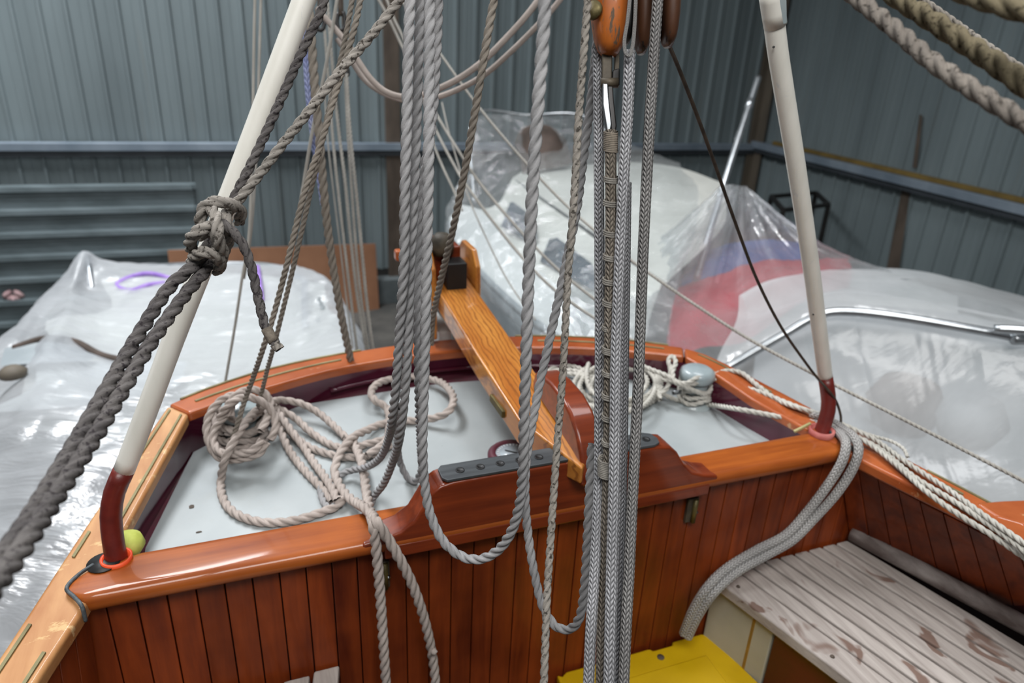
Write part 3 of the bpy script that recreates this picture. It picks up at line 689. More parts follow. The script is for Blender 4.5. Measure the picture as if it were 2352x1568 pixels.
# ------------------------------------------------------------------ tiller and rudder
til = empty('tiller', B(.05, .78, 1.55), 'heavy varnished oak tiller with rudder head over the transom', 'tiller', boat=True)
def tz(v): return 1.628+(v-.12)*.118
pl = [(.0, .95), (.108, .95), (.112, .4), (.118, .1), (.112, -.01), (.076, -.046), (.045, .04), (.012, .13), (.004, .4)]
top = [B(u_, v, tz(v)) for u_, v in pl]; bt = [B(u_, v, tz(v)-.058+(.02 if v < 0 else 0)) for u_, v in pl]; n = len(pl)
add('tiller_arm', top+bt, [tuple(range(n)), tuple(range(2*n-1, n-1, -1))]+[(i, (i+1) % n, n+(i+1) % n, n+i) for i in range(n)], m_tiller, til, False, bevel=.005)
pf = [(.235, 1.640), (.225, 1.682), (.205, 1.692), (.14, 1.700), (.08, 1.697), (.035, 1.684), (0, 1.660), (-.028, 1.625), (-.042, 1.590), (-.045, 1.562), (-.02, 1.555), (.02, 1.60), (.1, 1.625)]
hk = [B(.082-.02*(.2-v)*.5, v, z) for v, z in pf]; add('grip_block', *prism(hk, UB*.052), m_coaming, til, False, bevel=.008, label='dark glossy curved wooden block at the tiller end')
add('latch', *bbox(.002, .012, .20, .285, 1.592, 1.610), m_brass, til, False, bevel=.003, label='tarnished brass latch')
for a, b_ in ((-.018, -.002), (.110, .126)):
    ck = [(.72, 1.56), (.95, 1.56), (.95, 1.74), (.88, 1.80), (.78, 1.80), (.74, 1.76)]
    add('rudder_cheek', *prism([B(a, v, z) for v, z in ck], UB*(b_-a)), m_tiller, til, False, bevel=.005)
add('head_block', *bbox(.0, .085, .80, .93, 1.70, 1.805), m_coaming, til, False, bevel=.006)
add('rudder_strap', *bbox(.028, .085, .735, .80, 1.69, 1.775), m_black, til, False, bevel=.004, label='black iron strap over the tiller')
V, Fc = lathe([(.03, 0), (.034, .02), (.03, .045), (.018, .058), (0, .06)], B(.03, .80, 1.785), n=16); add('head_cap', V, Fc, m_rustyfit, til)
add('rudder_blade', *bbox(.015, .055, .775, 1.05, .75, 1.56), m_hullwhite, til, False, bevel=.006)
add('blade_stripe', *bbox(.010, .060, .772, .80, 1.40, 1.50), m_maroon, til, False, bevel=.004)
add('side_bracket', *bbox(-.10, -.015, .80, .83, 1.77, 1.80), m_capred, til, False, bevel=.006)

# ------------------------------------------------------------------ seats, crate
EB = np.array([.26, -.966]); EB /= np.linalg.norm(EB)
seat = empty('bench_seat', B(.7, -.3, 1.2), 'weathered grey slatted bench seat with round rail on the right', 'bench', boat=True)
def slat(u0, u1, z0, z1, ln, v0, parent, e=EB, mat=None, bev=.004):
    a = [B(u0, v0, z0), B(u1, v0, z0), B(u1+e[0]*ln, v0+e[1]*ln, z0), B(u0+e[0]*ln, v0+e[1]*ln, z0)]
    return add('slat', *prism(a, (0, 0, z1-z0)), mat or m_bench, parent, False, bevel=bev)
fp = slat(.476, .545, 1.168, 1.20, 1.0, .012, seat, bev=.006); fp.name = 'front_plank'
for k in range(8): slat(.550+k*.0447, .550+k*.0447+.0374, 1.178, 1.1985, 1.0, .012, seat)
tube('round_rail', [B(.905, .008, 1.222), B(1.03, -.35, 1.222), B(1.26, -1.0, 1.222)], .021, m_rail, seat, 14)
for t in (.06, .30):
    q = B(.50, .012, 1.2005)+(UB*EB[0]+VB*EB[1])*t; V, Fc = lathe([(.005, 0), (.004, .002), (0, .0025)], q, n=10); add('plug', V, Fc, m_rust, seat)
def face(u0, v0, u1, v1, z0, z1, name, mat, parent, th=.012): return add(name, *prism([B(u0, v0, z0), B(u1, v1, z0), B(u1, v1, z1), B(u0, v0, z1)], UB*th), mat, parent, False, bevel=.003)
lk = face(.492, .010, .492+.26*.17, .010-.966*.17, .72, 1.165, 'locker_front', m_cream, seat)
face(.522, -.10, .524, -.112, .73, 1.16, 'rust_streak', m_rustrun, lk, .004)
face(.492+.26*.175, .010-.966*.175, .80, -1.1, .72, 1.165, 'locker_door', m_darkred, seat)
sl = empty('slatted_seat', B(-.5, -.2, 1.2), 'weathered slatted seat whose slat ends show at the bottom left', 'bench', boat=True)
E2 = np.array([-.2, -.98])
for k in range(6): slat(-.436-k*.057, -.436-k*.057+.049, 1.178, 1.2, .8, .014-.006*k, sl, E2)
add('bearer', *bbox(-.74, -.40, -.12, -.08, 1.14, 1.177), m_bench, sl, False)
cr = empty('yellow_crate', B(.3, -.15, .8), 'yellow plastic crate with a stepped lid on the cockpit sole', 'crate', boat=True)
lidp = [(.095, .012), (.105, .004), (.118, .012), (.34, .012), (.345, .004), (.40, .004), (.405, .013), (.49, .013), (.507, -.005), (.56, -.32), (.54, -.34), (.07, -.34), (.06, -.32)]
lid = add('lid', *prism([B(u_, v, .985) for u_, v in lidp], (0, 0, .022)), m_yellow, cr, False, bevel=.005)
add('lid_panel', *bbox(.16, .46, -.30, -.05, 1.0, 1.011), m_yellow, lid, False, bevel=.004)
add('body', *bbox(.09, .49, -.32, .0, .735, .984), m_yellow, cr, False, bevel=.01)
V, Fc = lathe([(.009, 0), (.009, .0012), (0, .0014)], B(.352, -.02, 1.0068), n=9); add('hole', V, Fc, m_rust, lid)

# ------------------------------------------------------------------ boom crutch poles
def pole(label, white, red, rim_mat, foot):
    r_ = empty('crutch_pole', P(red[-1]), label, 'pole')
    w_ = [P(t) for t in white]; q_ = [P(t) for t in red]; d_ = w_[0]-w_[1]; w_.insert(0, w_[0]+d_/np.linalg.norm(d_)*.7)
    tube('white_tube', w_, .017, m_white, r_, 20)
    tube('foot_bend', q_, .0172, m_redpole, r_, 20, label='red-brown painted bent foot')
    return r_
pl_w = [(708, -25, 1.08), (545, 408, 1.11), (403, 768, 1.155), (335, 950, 1.175), (285, 1080, 1.19)]
pl_r = [(285, 1079, 1.19), (263, 1130, 1.195), (255, 1180, 1.20), (258, 1225, 1.205), (268, 1290, 1.21), (272, 1315, 1.22)]
poleL = pole('white painted pole with red-brown bent foot in the left cap rail', pl_w, pl_r, m_orange, 0)
dR = lambda y: 1/(.588+.33*(860-y)/1000)
pr_w = [(x, y, dR(y)) for x, y in ((1771, -25), (1784, 100), (1800, 204), (1829, 383), (1864, 620), (1877, 720), (1896, 868))]
pr_r = [(1896, 867, 1.705), (1902, 905, 1.71), (1903, 935, 1.712), (1897, 962, 1.715), (1885, 1000, 1.72), (1880, 1015, 1.72)]
poleR = pole('white painted pole with red-brown bent foot at the right beam end', pr_w, pr_r, m_pink, 0)
tube('clamp_sleeve', [P((1768, -30, dR(-30))), P((1781, 58, dR(58)))], .0190, m_white, poleR, 20)
a, b_ = P((1794, -30, dR(-30)-.01)), P((1796, 56, dR(56)-.01)); add('clamp_plate', *bar(a, b_, .014, .012, (0, 1, 0)), m_bollard, poleR, False, bevel=.003)
for px, py in ((1777, 108), (1868, 722)):
    c = P((px, py, dR(py)-.0168)); V, Fc = lathe([(.0022, 0), (.0022, .001), (0, .0012)], c, EYE-c, 8); add('screw_hole', V, Fc, m_hole, poleR)
def ring(c, r, h, t, mat, name, label, cat, parent=None, ax=(0, 0, 1)):
    V, Fc = lathe([(r, 0), (r+t*.3, h), (r+t, h), (r+t*.8, 0)], c, ax, 28); return add(name, V, Fc, mat, parent, label=label, cat=cat, origin=c)
ring(onz(270, 1293, 1.495), .019, .014, .006, m_orange, 'socket_collar', 'bright orange plastic collar round the foot of the left pole', 'collar')
ring(onz(1884, 1003, 1.495), .022, .022, .008, m_pink, 'socket_collar', 'faded red plastic collar round the foot of the right pole', 'collar')
V, Fc = lathe([(.0, 0), (.02, .004), (.030, .02), (.026, .036), (.012, .044), (0, .046)], onz(296, 1274, 1.468), n=20)
add('foam_ball', V, Fc, m_lime, label='yellow-green foam ball wedged beside the left pole foot', cat='ball')
V, Fc = lathe([(.026, 0), (.026, .0015), (0, .0018)], onz(238, 1292, 1.5035), n=24); add('socket_hole', V, Fc, m_hole, boat)
add('grass_stem', *bar(onz(1824, 991, 1.50), onz(1862, 972, 1.52), .006, .005), mottled('dry_grass', '#9a9463', '#b8b07c', 20), None, False, label='thin dry grass stem poking from under rope at the right pole', cat='stem')

# ------------------------------------------------------------------ ropes near the camera
FG = 'grey hanging ropes before the tiller'
rope('grey three-strand rope, leftmost of the bundle hanging left of the tiller', [(943, -25, .93), (938, 120, .93), (934, 300, .94), (930, 450, .96), (928, 600, .99), (918, 760, 1.04), (910, 880, 1.09), (901, 960, 1.15), (892, 1008, 1.27), (872, 1052, 1.38), (842, 1072, 1.46), (800, 1082, 1.51), (778, 1092, 1.50)], .0158, r_grey)
rope('grey three-strand rope, second from left in the bundle, its end on the coil', [(968, -25, .96), (962, 130, .96), (956, 300, .97), (949, 480, .98), (942, 620, 1.01), (937, 780, 1.05), (930, 900, 1.09), (918, 1000, 1.15), (902, 1060, 1.27), (880, 1112, 1.36), (858, 1142, 1.41), (848, 1165, 1.40)], .0158, r_grey)
rope('grey three-strand rope hanging in a long loop before the beam, low bight', [(987, -25, .90), (986, 150, .90), (985, 330, .90), (981, 560, .92), (977, 760, .95), (973, 900, .98), (970, 1020, 1.01), (974, 1100, 1.04), (988, 1180, 1.06), (1020, 1245, 1.07), (1062, 1278, 1.07), (1100, 1284, 1.06), (1140, 1266, 1.04), (1172, 1225, 1.01), (1192, 1165, .98), (1201, 1080, .94), (1204, 960, .90), (1208, 820, .86), (1214, 640, .83), (1222, 450, .80), (1236, 240, .78), (1246, 110, .77), (1254, -25, .76)], .0155, r_grey)
rope('dark brown-grey rope behind the bundle ending in a small bight on deck', [(1008, -25, 1.0), (1001, 150, 1.01), (990, 300, 1.02), (970, 420, 1.03), (962, 560, 1.05), (960, 740, 1.08), (962, 900, 1.14), (966, 1030, 1.33), (966, 1082, 1.47), (953, 1105, 1.495), (936, 1096, 1.505), (921, 1068, 1.50), (914, 1035, 1.45), (912, 985, 1.36), (915, 935, 1.27)], .0155, r_grey)
rope('tan rope slanting down from the top to the side of the tiller', [(1139, -25, 1.12), (1117, 100, 1.14), (1098, 215, 1.17), (1075, 350, 1.22), (1056, 450, 1.27), (1036, 545, 1.34), (1018, 620, 1.42), (1003, 685, 1.5), (994, 730, 1.56), (990, 790, 1.64)], .0145, r_tan)
rope('grey three-strand rope hanging in a lower loop to the right of the first', [(1376, 40, .98), (1368, 130, .98), (1355, 250, .98), (1340, 360, .985), (1326, 470, .99), (1305, 580, 1.0), (1284, 680, 1.01), (1260, 790, 1.02), (1240, 880, 1.03), (1225, 960, 1.03), (1210, 1050, 1.03), (1206, 1130, 1.03), (1212, 1220, 1.04), (1228, 1320, 1.04), (1250, 1400, 1.04), (1280, 1440, 1.03), (1308, 1444, 1.02), (1330, 1420, 1.0), (1342, 1350, .98), (1349, 1240, .96), (1355, 1120, .945), (1360, 1020, .935)], .0140, r_grey)
rope('thin frayed grey-brown line hanging from top to bottom left of the tackle', [(1352, -25, .86), (1341, 120, .86), (1330, 260, .86), (1322, 400, .86), (1314, 520, .87), (1304, 640, .88), (1298, 760, .89), (1291, 880, .90), (1282, 990, .90), (1274, 1100, .90), (1266, 1220, .89), (1258, 1340, .88), (1253, 1460, .87), (1248, 1600, .86)], .0105, r_fray)
# mainsheet tackle
TG = 'braided falls of the tackle'
rope('braided tackle fall, leftmost, passing behind the spliced one', [(1372, 110, .92), (1374, 240, .92), (1376, 420, .92), (1377, 600, .92), (1378, 800, .91), (1377, 960, .90), (1376, 1060, .90), (1372, 1180, .88), (1365, 1320, .86), (1357, 1450, .84), (1351, 1600, .83)], .0135, b_grey, 'braid')
spl = empty('rope', P((1398, 700, .88)), 'brownish braided fall under the shackle, seized with twine at intervals', 'rope')
rope('', [(1402, 300, .885), (1403, 420, .885), (1403, 560, .885), (1401, 700, .885), (1400, 860, .88), (1399, 1000, .88), (1397, 1100, .88), (1391, 1250, .87), (1385, 1400, .86), (1381, 1600, .85)], .0145, b_seize, 'braid', name='braid', parent=spl)
for y, x, h in ((325, 1403, 46), (412, 1403, 14), (466, 1402, 14), (535, 1402, 14), (590, 1401, 14), (645, 1400, 14), (695, 1400, 14), (753, 1399, 12), (803, 1399, 16), (856, 1399, 12), (908, 1398, 14), (957, 1398, 14), (1015, 1398, 12), (1072, 1392, 40)):
    k = max(3, int(h/4)); q = []
    d0 = .885 if y < 800 else .878
    for t in np.linspace(0, 1, k*8+1): q.append(P((x, y-h/2+h*t, d0))+np.array([math.cos(t*k*2*math.pi), math.sin(t*k*2*math.pi), 0])*(.0083 if y < 1050 else .0098))
    V, Fq, uv, tri = sweep(np.array(q), circ(.0013, 6)); add('twine_seizing', V, Fq, m_twine if y < 400 else m_greytwine, spl)
rope('braided tackle fall ending in a wire thimble loop at the block', [(1446, 118, .875), (1442, 240, .875), (1434, 380, .875), (1427, 520, .875), (1421, 660, .875), (1415, 820, .87), (1413, 980, .865), (1411, 1100, .86), (1407, 1240, .85), (1403, 1400, .84), (1398, 1600, .83)], .0145, b_grey, 'braid')
rope('braided tackle fall just behind the thimble fall, right of it', [(1440, 420, .93), (1437, 640, .925), (1434, 820, .92), (1432, 980, .915), (1428, 1150, .90), (1422, 1350, .88), (1412, 1600, .86)], .0125, b_grey, 'braid')
rope('darker braided tackle fall, rightmost, leading past the block', [(1512, -25, .87), (1502, 120, .87), (1494, 250, .87), (1486, 400, .875), (1478, 560, .88), (1472, 720, .885), (1466, 880, .885), (1459, 1020, .88), (1452, 1150, .87), (1444, 1320, .855), (1437, 1450, .845), (1431, 1600, .835)], .0138, b_dark, 'braid')
rope('pale wire-served thimble loop hanging beside the block cheek', [(1449, -25, .858), (1441, 50, .858), (1434, 98, .858), (1438, 124, .858), (1446, 128, .858), (1453, 105, .858), (1458, 50, .858), (1461, -25, .858)], .0046, b_white, 'braid', cat='thimble', name='thimble')
# block
blk_ = empty('tackle_block', P((1440, 20, .89)), 'worn wooden tackle block with three cheeks at the top edge', 'block')
def cheek(cx, cy, d, hw, hh, th, mat, lean=0):
    c = P((cx, cy, d)); ex = RC[:, 0]; ez = RC[:, 2]; ey = -RC[:, 1]; V = []; Fc = []; nu, nv = 20, 14
    for i in range(nv+1):
        a = -math.pi/2+math.pi*i/nv; sy = math.sin(a); cy_ = math.cos(a)**.6 if abs(math.cos(a)) > 1e-6 else 0
        for j in range(nu):
            t = 2*math.pi*j/nu; x = math.copysign(abs(math.cos(t))**.75, math.cos(t)); z = math.copysign(abs(math.sin(t))**.75, math.sin(t))
            V.append(c+ex*(x*cy_*hw*d/F+lean*sy)+ez*(z*cy_*th)+ey*(sy*hh*d/F))
    for i in range(nv):
        for j in range(nu): Fc.append((i*nu+j, i*nu+(j+1) % nu, (i+1)*nu+(j+1) % nu, (i+1)*nu+j))
    return add('cheek', V, Fc, mat, blk_)
cheek(1400, -60, .90, 46, 188, .035, m_block); cheek(1475, -50, .925, 24, 172, .035, m_blockdark); cheek(1536, -60, .94, 25, 166, .035, m_blockdark)
cheek(1441, -50, .945, 14, 150, .03, m_hole); cheek(1508, -50, .95, 12, 150, .03, m_hole)
V, Fc = lathe([(.012, 0), (.012, .004), (.008, .006), (0, .007)], P((1364, 25, .875)), -RC[:, 0]*.6-RC[:, 2], 14); add('sheave_pin', V, Fc, m_brass, blk_)
sh = empty('shackle', P((1395, 190, .905)), 'weathered bronze swivel fitting under the tackle block with bright tongue', 'shackle')
add('strap', *bar(P((1394, 118, .905)), P((1393, 190, .905)), .013, .010, (0, 1, 0)), m_rustyfit, sh, False, bevel=.002)
add('strap', *bar(P((1417, 118, .915)), P((1416, 165, .915)), .006, .010, (0, 1, 0)), m_rustyfit, sh, False, bevel=.001)
V, Fc = lathe([(.006, 0), (.006, .022)], P((1380, 190, .90)), RC[:, 0], 14); add('pin', V, Fc, m_rustyfit, sh)
add('swivel', *prism([P((1407, 160, .905)), P((1424, 155, .905)), P((1424, 196, .905)), P((1405, 196, .905))], RC[:, 2]*.012), m_black, sh, False, bevel=.002)
tg = [P(t) for t in ((1384, 190, .892), (1397, 190, .892), (1399, 222, .892), (1406, 285, .892), (1402, 305, .892), (1394, 304, .892), (1384, 240, .892))]
add('tongue', *prism(tg, RC[:, 2]*.008), m_chrome, sh, False, bevel=.002)
add('tongue_back', *prism([p+RC[:, 0]*.007+RC[:, 2]*.006 for p in tg], RC[:, 2]*.006), m_black, sh, False, bevel=.002)

# rope pair and knot on the left
kn = empty('rope', P((490, 520, .93)), 'thick doubled dark grey rope with a big knot before the left pole', 'rope')
def sub(nm, pts, d, mat, kind='laid'): return rope('', pts, d, mat, kind, name=nm, parent=kn)
sub('strand', [(486, 556, .945), (449, 606, .93), (396, 652, .91), (318, 770, .845), (243, 898, .77), (166, 1030, .69), (98, 1143, .62), (45, 1225, .57), (0, 1283, .53), (-60, 1355, .48)], .0178, r_dark)
sub('strand', [(502, 576, .955), (473, 619, .94), (432, 668, .915), (353, 778, .85), (277, 905, .775), (198, 1036, .69), (124, 1148, .615), (72, 1228, .56), (24, 1297, .52), (-40, 1380, .47)], .0178, r_dark)
sub('knot_turn', [(548, 510, .97), (553, 486, .95), (532, 470, .925), (500, 463, .91), (474, 470, .91), (461, 496, .915), (463, 525, .93), (476, 545, .96)], .0165, r_mid)
sub('knot_turn', [(478, 482, .935), (487, 482, .91), (497, 500, .895), (500, 530, .89), (503, 556, .90), (512, 580, .92), (505, 600, .94), (480, 606, .955), (462, 596, .975)], .0165, r_mid)
sub('knot_turn', [(500, 525, .93), (474, 522, .90), (450, 534, .90), (437, 552, .915), (440, 572, .94), (452, 586, .97)], .0170, r_mid)
sub('knot_turn', [(515, 490, .93), (524, 515, .92), (526, 545, .93), (518, 570, .945), (506, 592, .96)], .0160, r_mid)
sub('knot_turn', [(440, 606, .955), (447, 590, .925), (470, 578, .905), (495, 584, .91), (507, 604, .93), (498, 622, .955)], .0165, r_mid)
sub('knot_turn', [(462, 545, .955), (474, 530, .945), (492, 535, .94), (500, 556, .94), (490, 572, .945), (470, 566, .95)], .0165, r_mid)
sub('tail', [(492, 500, .92), (510, 512, .905), (538, 535, .905), (560, 566, .91), (577, 612, .915), (588, 660, .92), (598, 705, .92), (608, 745, .92), (622, 772, .92), (634, 790, .92)], .0135, r_dark)
q = [P(t) for t in ((612, 754, .92), (622, 773, .92), (630, 785, .92))]; tube('whipping', q, .0072, m_twine, kn, 12, .004)
sub('frayed_end', [(632, 788, .92), (642, 802, .92)], .0145, r_fray)
rope('dark grey rope running up the left pole face to the top edge', [(752, -30, .98), (738, 25, .98), (700, 105, .98), (660, 195, .975), (620, 285, .965), (585, 360, .955), (555, 420, .95), (530, 470, .95), (512, 505, .96)], .0135, r_dark)
rope('pale grey rope slanting up right from the big knot across other ropes', [(960, -45, .99), (915, 5, .98), (850, 85, .97), (780, 165, .96), (715, 248, .955), (650, 330, .95), (600, 395, .945), (560, 445, .94), (535, 475, .945), (515, 500, .96)], .0140, r_mid)
# pair coming down to the left bollard
rope('brown-grey line down to the left bollard, front one of the pair', [(833, -25, 1.18), (815, 60, 1.18), (790, 150, 1.19), (762, 245, 1.2), (737, 330, 1.21), (712, 400, 1.22), (692, 470, 1.23), (668, 570, 1.25), (648, 650, 1.28), (625, 735, 1.31), (604, 800, 1.34), (580, 870, 1.42), (560, 925, 1.48), (545, 975, 1.50), (528, 1020, 1.52)], .0115, r_tan)
rope('brown-grey line down to the left bollard, rear one of the pair', [(813, -25, 1.26), (793, 90, 1.26), (770, 190, 1.27), (748, 285, 1.28), (730, 370, 1.29), (711, 450, 1.31), (693, 530, 1.33), (672, 620, 1.36), (650, 710, 1.40), (630, 790, 1.44), (612, 855, 1.52), (600, 905, 1.58), (592, 935, 1.60)], .0105, r_tan)
rope('heavy tan rope dropping behind the transom cap left of the white lines', [(706, -25, 1.50), (716, 100, 1.51), (724, 210, 1.53), (733, 310, 1.55), (742, 420, 1.58), (752, 520, 1.62), (766, 620, 1.68), (781, 710, 1.75), (795, 780, 1.82), (802, 812, 1.86), (812, 860, 1.92)], .0205, r_tan)
rope('blue flecked braided rope behind the heavy tan rope', [(700, 60, 1.72), (703, 150, 1.73), (710, 240, 1.74), (720, 320, 1.76), (732, 400, 1.78), (742, 470, 1.8)], .0135, b_blue, 'braid')
# white thin lines hanging behind the transom
for lab, pts, d in (
    ('thin white line behind the transom, first from the left of four', [(738, -25, 2.35), (752, 150, 2.38), (763, 300, 2.4), (771, 385, 2.4), (788, 537, 2.42), (802, 655, 2.45), (820, 804, 2.5), (832, 890, 2.55)], .0105),
    ('thin white line behind the transom, second from the left of four', [(750, -25, 2.3), (766, 180, 2.33), (778, 300, 2.35), (792, 412, 2.35), (805, 543, 2.38), (822, 689, 2.42), (841, 800, 2.45), (856, 880, 2.5)], .0115),
    ('thin white line behind the transom, third from the left of four', [(793, 170, 2.3), (799, 300, 2.3), (808, 435, 2.32), (819, 587, 2.36), (832, 706, 2.4), (844, 790, 2.44), (856, 870, 2.5)], .0105),
    ('thin white line behind the transom, rightmost of four', [(796, 170, 2.26), (804, 300, 2.26), (819, 449, 2.28), (829, 554, 2.3), (842, 689, 2.34), (856, 797, 2.38), (868, 870, 2.45)], .0115)):
    rope(lab, pts, d, r_line, 'laid')
rope('very thin pale cord beside the four white lines', [(745, 200, 2.6), (754, 334, 2.6), (766, 440, 2.62), (778, 537, 2.65), (795, 680, 2.7), (810, 800, 2.72)], .006, r_line, 'plain')
hk_ = empty('cord_hook', P((796, 165, 2.27)), 'small dark hook holding the two right white lines', 'hook')
tube('hook', [P((793, 150, 2.27)), P((799, 160, 2.27)), P((798, 174, 2.27)), P((792, 176, 2.27))], .006, m_black, hk_, 8, .004)
tube('hanger', [P((785, -25, 2.27)), P((788, 60, 2.27)), P((793, 150, 2.27))], .004, m_rust, hk_, 8, .02)
for x0, lab in ((736, 'dark rusty shackle hanging at the top edge left of the white stay'), (783, 'dark rusty shackle hanging at the top edge right of the white stay')):
    s_ = empty('shackle', P((x0, 40, 2.0)), lab, 'shackle')
    tube('rod', [P((x0-4, -30, 2.0)), P((x0, 35, 2.0))], .007, m_rust, s_, 8)
    tube('bow', [P((x0-6, 30, 2.0)), P((x0-9, 52, 2.0)), P((x0-3, 70, 2.0)), P((x0+6, 66, 2.0)), P((x0+9, 45, 2.0)), P((x0+5, 28, 2.0))], .006, m_black, s_, 8, .006)
rope('white stay wire behind the left pole, left of a close pair', [(586, -25, 1.95), (583, 120, 1.95), (581, 260, 1.95), (577, 420, 1.95), (571, 550, 1.96), (556, 640, 1.98), (541, 740, 2.0), (517, 880, 2.02), (505, 950, 2.04)], .008, r_line, 'plain', name='stay_wire', cat='wire')
rope('white stay wire behind the left pole, right of a close pair', [(600, -25, 1.98), (596, 120, 1.98), (592, 260, 1.98), (585, 420, 1.98), (575, 545, 1.985), (560, 640, 2.0)], .008, r_line, 'plain', name='stay_wire', cat='wire')
rope('white taut line from the top edge slanting behind the brown pair', [(778, -25, 1.7), (758, 100, 1.7), (737, 210, 1.71), (716, 310, 1.73), (701, 400, 1.75), (688, 480, 1.77)], .0085, r_line, 'plain')
# slack cream loops and diagonal white lines
rope('slack cream rope sagging behind the bundle, upper strand', [(728, 20, 1.72), (750, 45, 1.72), (769, 66, 1.72), (803, 108, 1.72), (824, 142, 1.72), (849, 178, 1.72), (872, 201, 1.72), (893, 214, 1.72), (922, 222, 1.72), (962, 220, 1.71), (1002, 206, 1.70), (1058, 178, 1.69), (1112, 138, 1.68), (1165, 85, 1.67), (1210, 35, 1.66), (1255, -25, 1.65)], .0150, r_beige, 'plain')
rope('slack cream rope sagging behind the bundle, lower strand', [(775, 90, 1.8), (799, 125, 1.8), (815, 152, 1.8), (834, 179, 1.8), (857, 200, 1.8), (890, 218, 1.8), (940, 232, 1.79), (1000, 224, 1.78), (1055, 204, 1.77), (1112, 172, 1.76), (1170, 122, 1.75), (1225, 68, 1.74), (1270, 20, 1.73), (1305, -25, 1.72)], .0140, r_beige, 'plain')
rope('long white line slanting right past the right pole over the gunwale', [(880, -60, 2.5), (925, 5, 2.48), (1005, 115, 2.45), (1096, 241, 2.4), (1216, 383, 2.33), (1307, 477, 2.26), (1435, 586, 2.15), (1500, 634, 2.1), (1600, 702, 2.02), (1720, 778, 1.93), (1862, 855, 1.82), (1922, 886, 1.78), (2060, 955, 1.70), (2200, 1026, 1.62), (2400, 1130, 1.52)], .0095, r_line)
for lab, pts, d in (
    ('thin white diagonal line crossing the cabin windows behind the grey loop', [(855, -25, 2.7), (891, 38, 2.7), (924, 107, 2.7), (998, 255, 2.65), (1058, 354, 2.6), (1093, 408, 2.6), (1155, 485, 2.55), (1213, 550, 2.5), (1282, 619, 2.45), (1358, 681, 2.4), (1440, 740, 2.36)], .0105),
    ('thin white diagonal line below the one crossing the cabin windows', [(880, -25, 2.75), (903, 38, 2.75), (927, 90, 2.75), (960, 190, 2.72), (995, 285, 2.7), (1049, 390, 2.65), (1067, 419, 2.62), (1125, 499, 2.58), (1205, 597, 2.5), (1271, 663, 2.45), (1362, 728, 2.38), (1460, 786, 2.3)], .0105),
    ('short steep white line just right of the hanging bundle', [(978, 270, 2.8), (995, 328, 2.78), (1018, 386, 2.75), (1042, 437, 2.72), (1062, 484, 2.7)], .0095),
    ('faint thin cord falling across the plastic over the far bow', [(1015, 235, 3.0), (1030, 300, 2.95), (1052, 375, 2.9), (1068, 430, 2.85), (1089, 485, 2.8), (1122, 557, 2.75), (1162, 637, 2.68), (1198, 692, 2.6), (1230, 735, 2.55)], .006)):
    rope(lab, pts, d, r_line, 'plain')
rope('thin dark brown wire slanting from the block down to the right pole', [(1530, 90, 1.05), (1548, 130, 1.06), (1600, 262, 1.13), (1640, 372, 1.2), (1692, 520, 1.32), (1740, 645, 1.45), (1795, 752, 1.56), (1850, 832, 1.65), (1876, 866, 1.69), (1893, 885, 1.685), (1912, 908, 1.69), (1924, 930, 1.72), (1931, 955, 1.72), (1931, 975, 1.72)], .0062, m_wire, 'plain', name='wire', cat='wire')
# top right, close to the lens
rope('thick fuzzy grey rope sagging close across the top right, lowest one', [(1925, -40, .72), (1960, -10, .70), (2050, 62, .66), (2150, 148, .62), (2250, 215, .59), (2370, 290, .56), (2430, 330, .55)], .0165, r_thick)
rope('thick yellowed rope just above the lowest one at top right', [(1985, -60, .74), (2040, -20, .72), (2130, 40, .68), (2220, 100, .65), (2300, 155, .62), (2400, 230, .59)], .0200, r_yell)
rope('thick yellowed rope in the extreme top right corner', [(2170, -40, .62), (2230, -12, .60), (2300, 10, .58), (2400, 40, .56)], .0190, r_yell)
rope('thin dark twisted line between the thick ropes at top right', [(2085, -30, .8), (2125, 2, .79), (2200, 55, .78), (2280, 112, .76), (2400, 190, .74)], .0072, r_fray)

# ------------------------------------------------------------------ ropes on deck
def D(px, py, h=0.): 
    p = opt(px, py); z = deckz(bf(p)[0])+.004+h; return onz(px, py, z)
h0 = .009
co = empty('rope', D(700, 1050), 'pale beige rope heaped and looped over the left bollard and deck', 'rope')
def cr_(nm, pts, d=.0190, mat=None): return rope('', pts, d, mat or r_beige, 'laid', name=nm, parent=co, raw=True)
cr_('loop', [D(793, 1003, .012), D(765, 976, .02), D(732, 948, .03), D(693, 927, .045), D(650, 919, .06), P((617, 926, 1.65)), P((584, 947, 1.585)), P((558, 980, 1.525)), P((536, 1015, 1.50)), P((517, 1054, 1.49)), D(508, 1100, .012), D(511, 1140, h0), D(530, 1170, h0), D(565, 1190, h0), D(617, 1200, h0), D(681, 1194, h0), D(744, 1174, h0), D(775, 1160, .012), D(790, 1142, .02)])
cr_('part', [D(610, 930, .05), D(632, 952, .045), D(645, 990, .03), D(664, 1032, .015), D(693, 1072, h0), D(727, 1108, h0), D(750, 1132, h0), D(765, 1152, h0)])
cr_('part', [D(630, 935, .06), D(648, 960, .05), D(672, 993, .035), D(697, 1025, .02), D(720, 1060, .016), D(745, 1094, .018), D(764, 1124, .022), D(775, 1150, .022)])
cr_('part', [D(625, 930, .05), D(650, 943, .045), D(681, 962, .03), D(708, 987, .018), D(737, 1008, h0), D(768, 1024, h0), D(800, 1029, h0), D(840, 1020, .012), D(880, 1010, .014), D(893, 1006, .014)])
cr_('part', [D(660, 985, .02), D(685, 1008, .012), D(710, 1026, h0), D(735, 1036, h0), D(771, 1046, h0), D(802, 1050, h0), D(843, 1047, h0), D(880, 1035, h0), D(896, 1022, h0)])
cr_('part', [D(842, 1046, .02), D(858, 1036, .022), D(878, 1022, .022), D(888, 1012, .02)])
zc = 1.512
f_end = lambda q: q+np.array([0, 0, -.18])
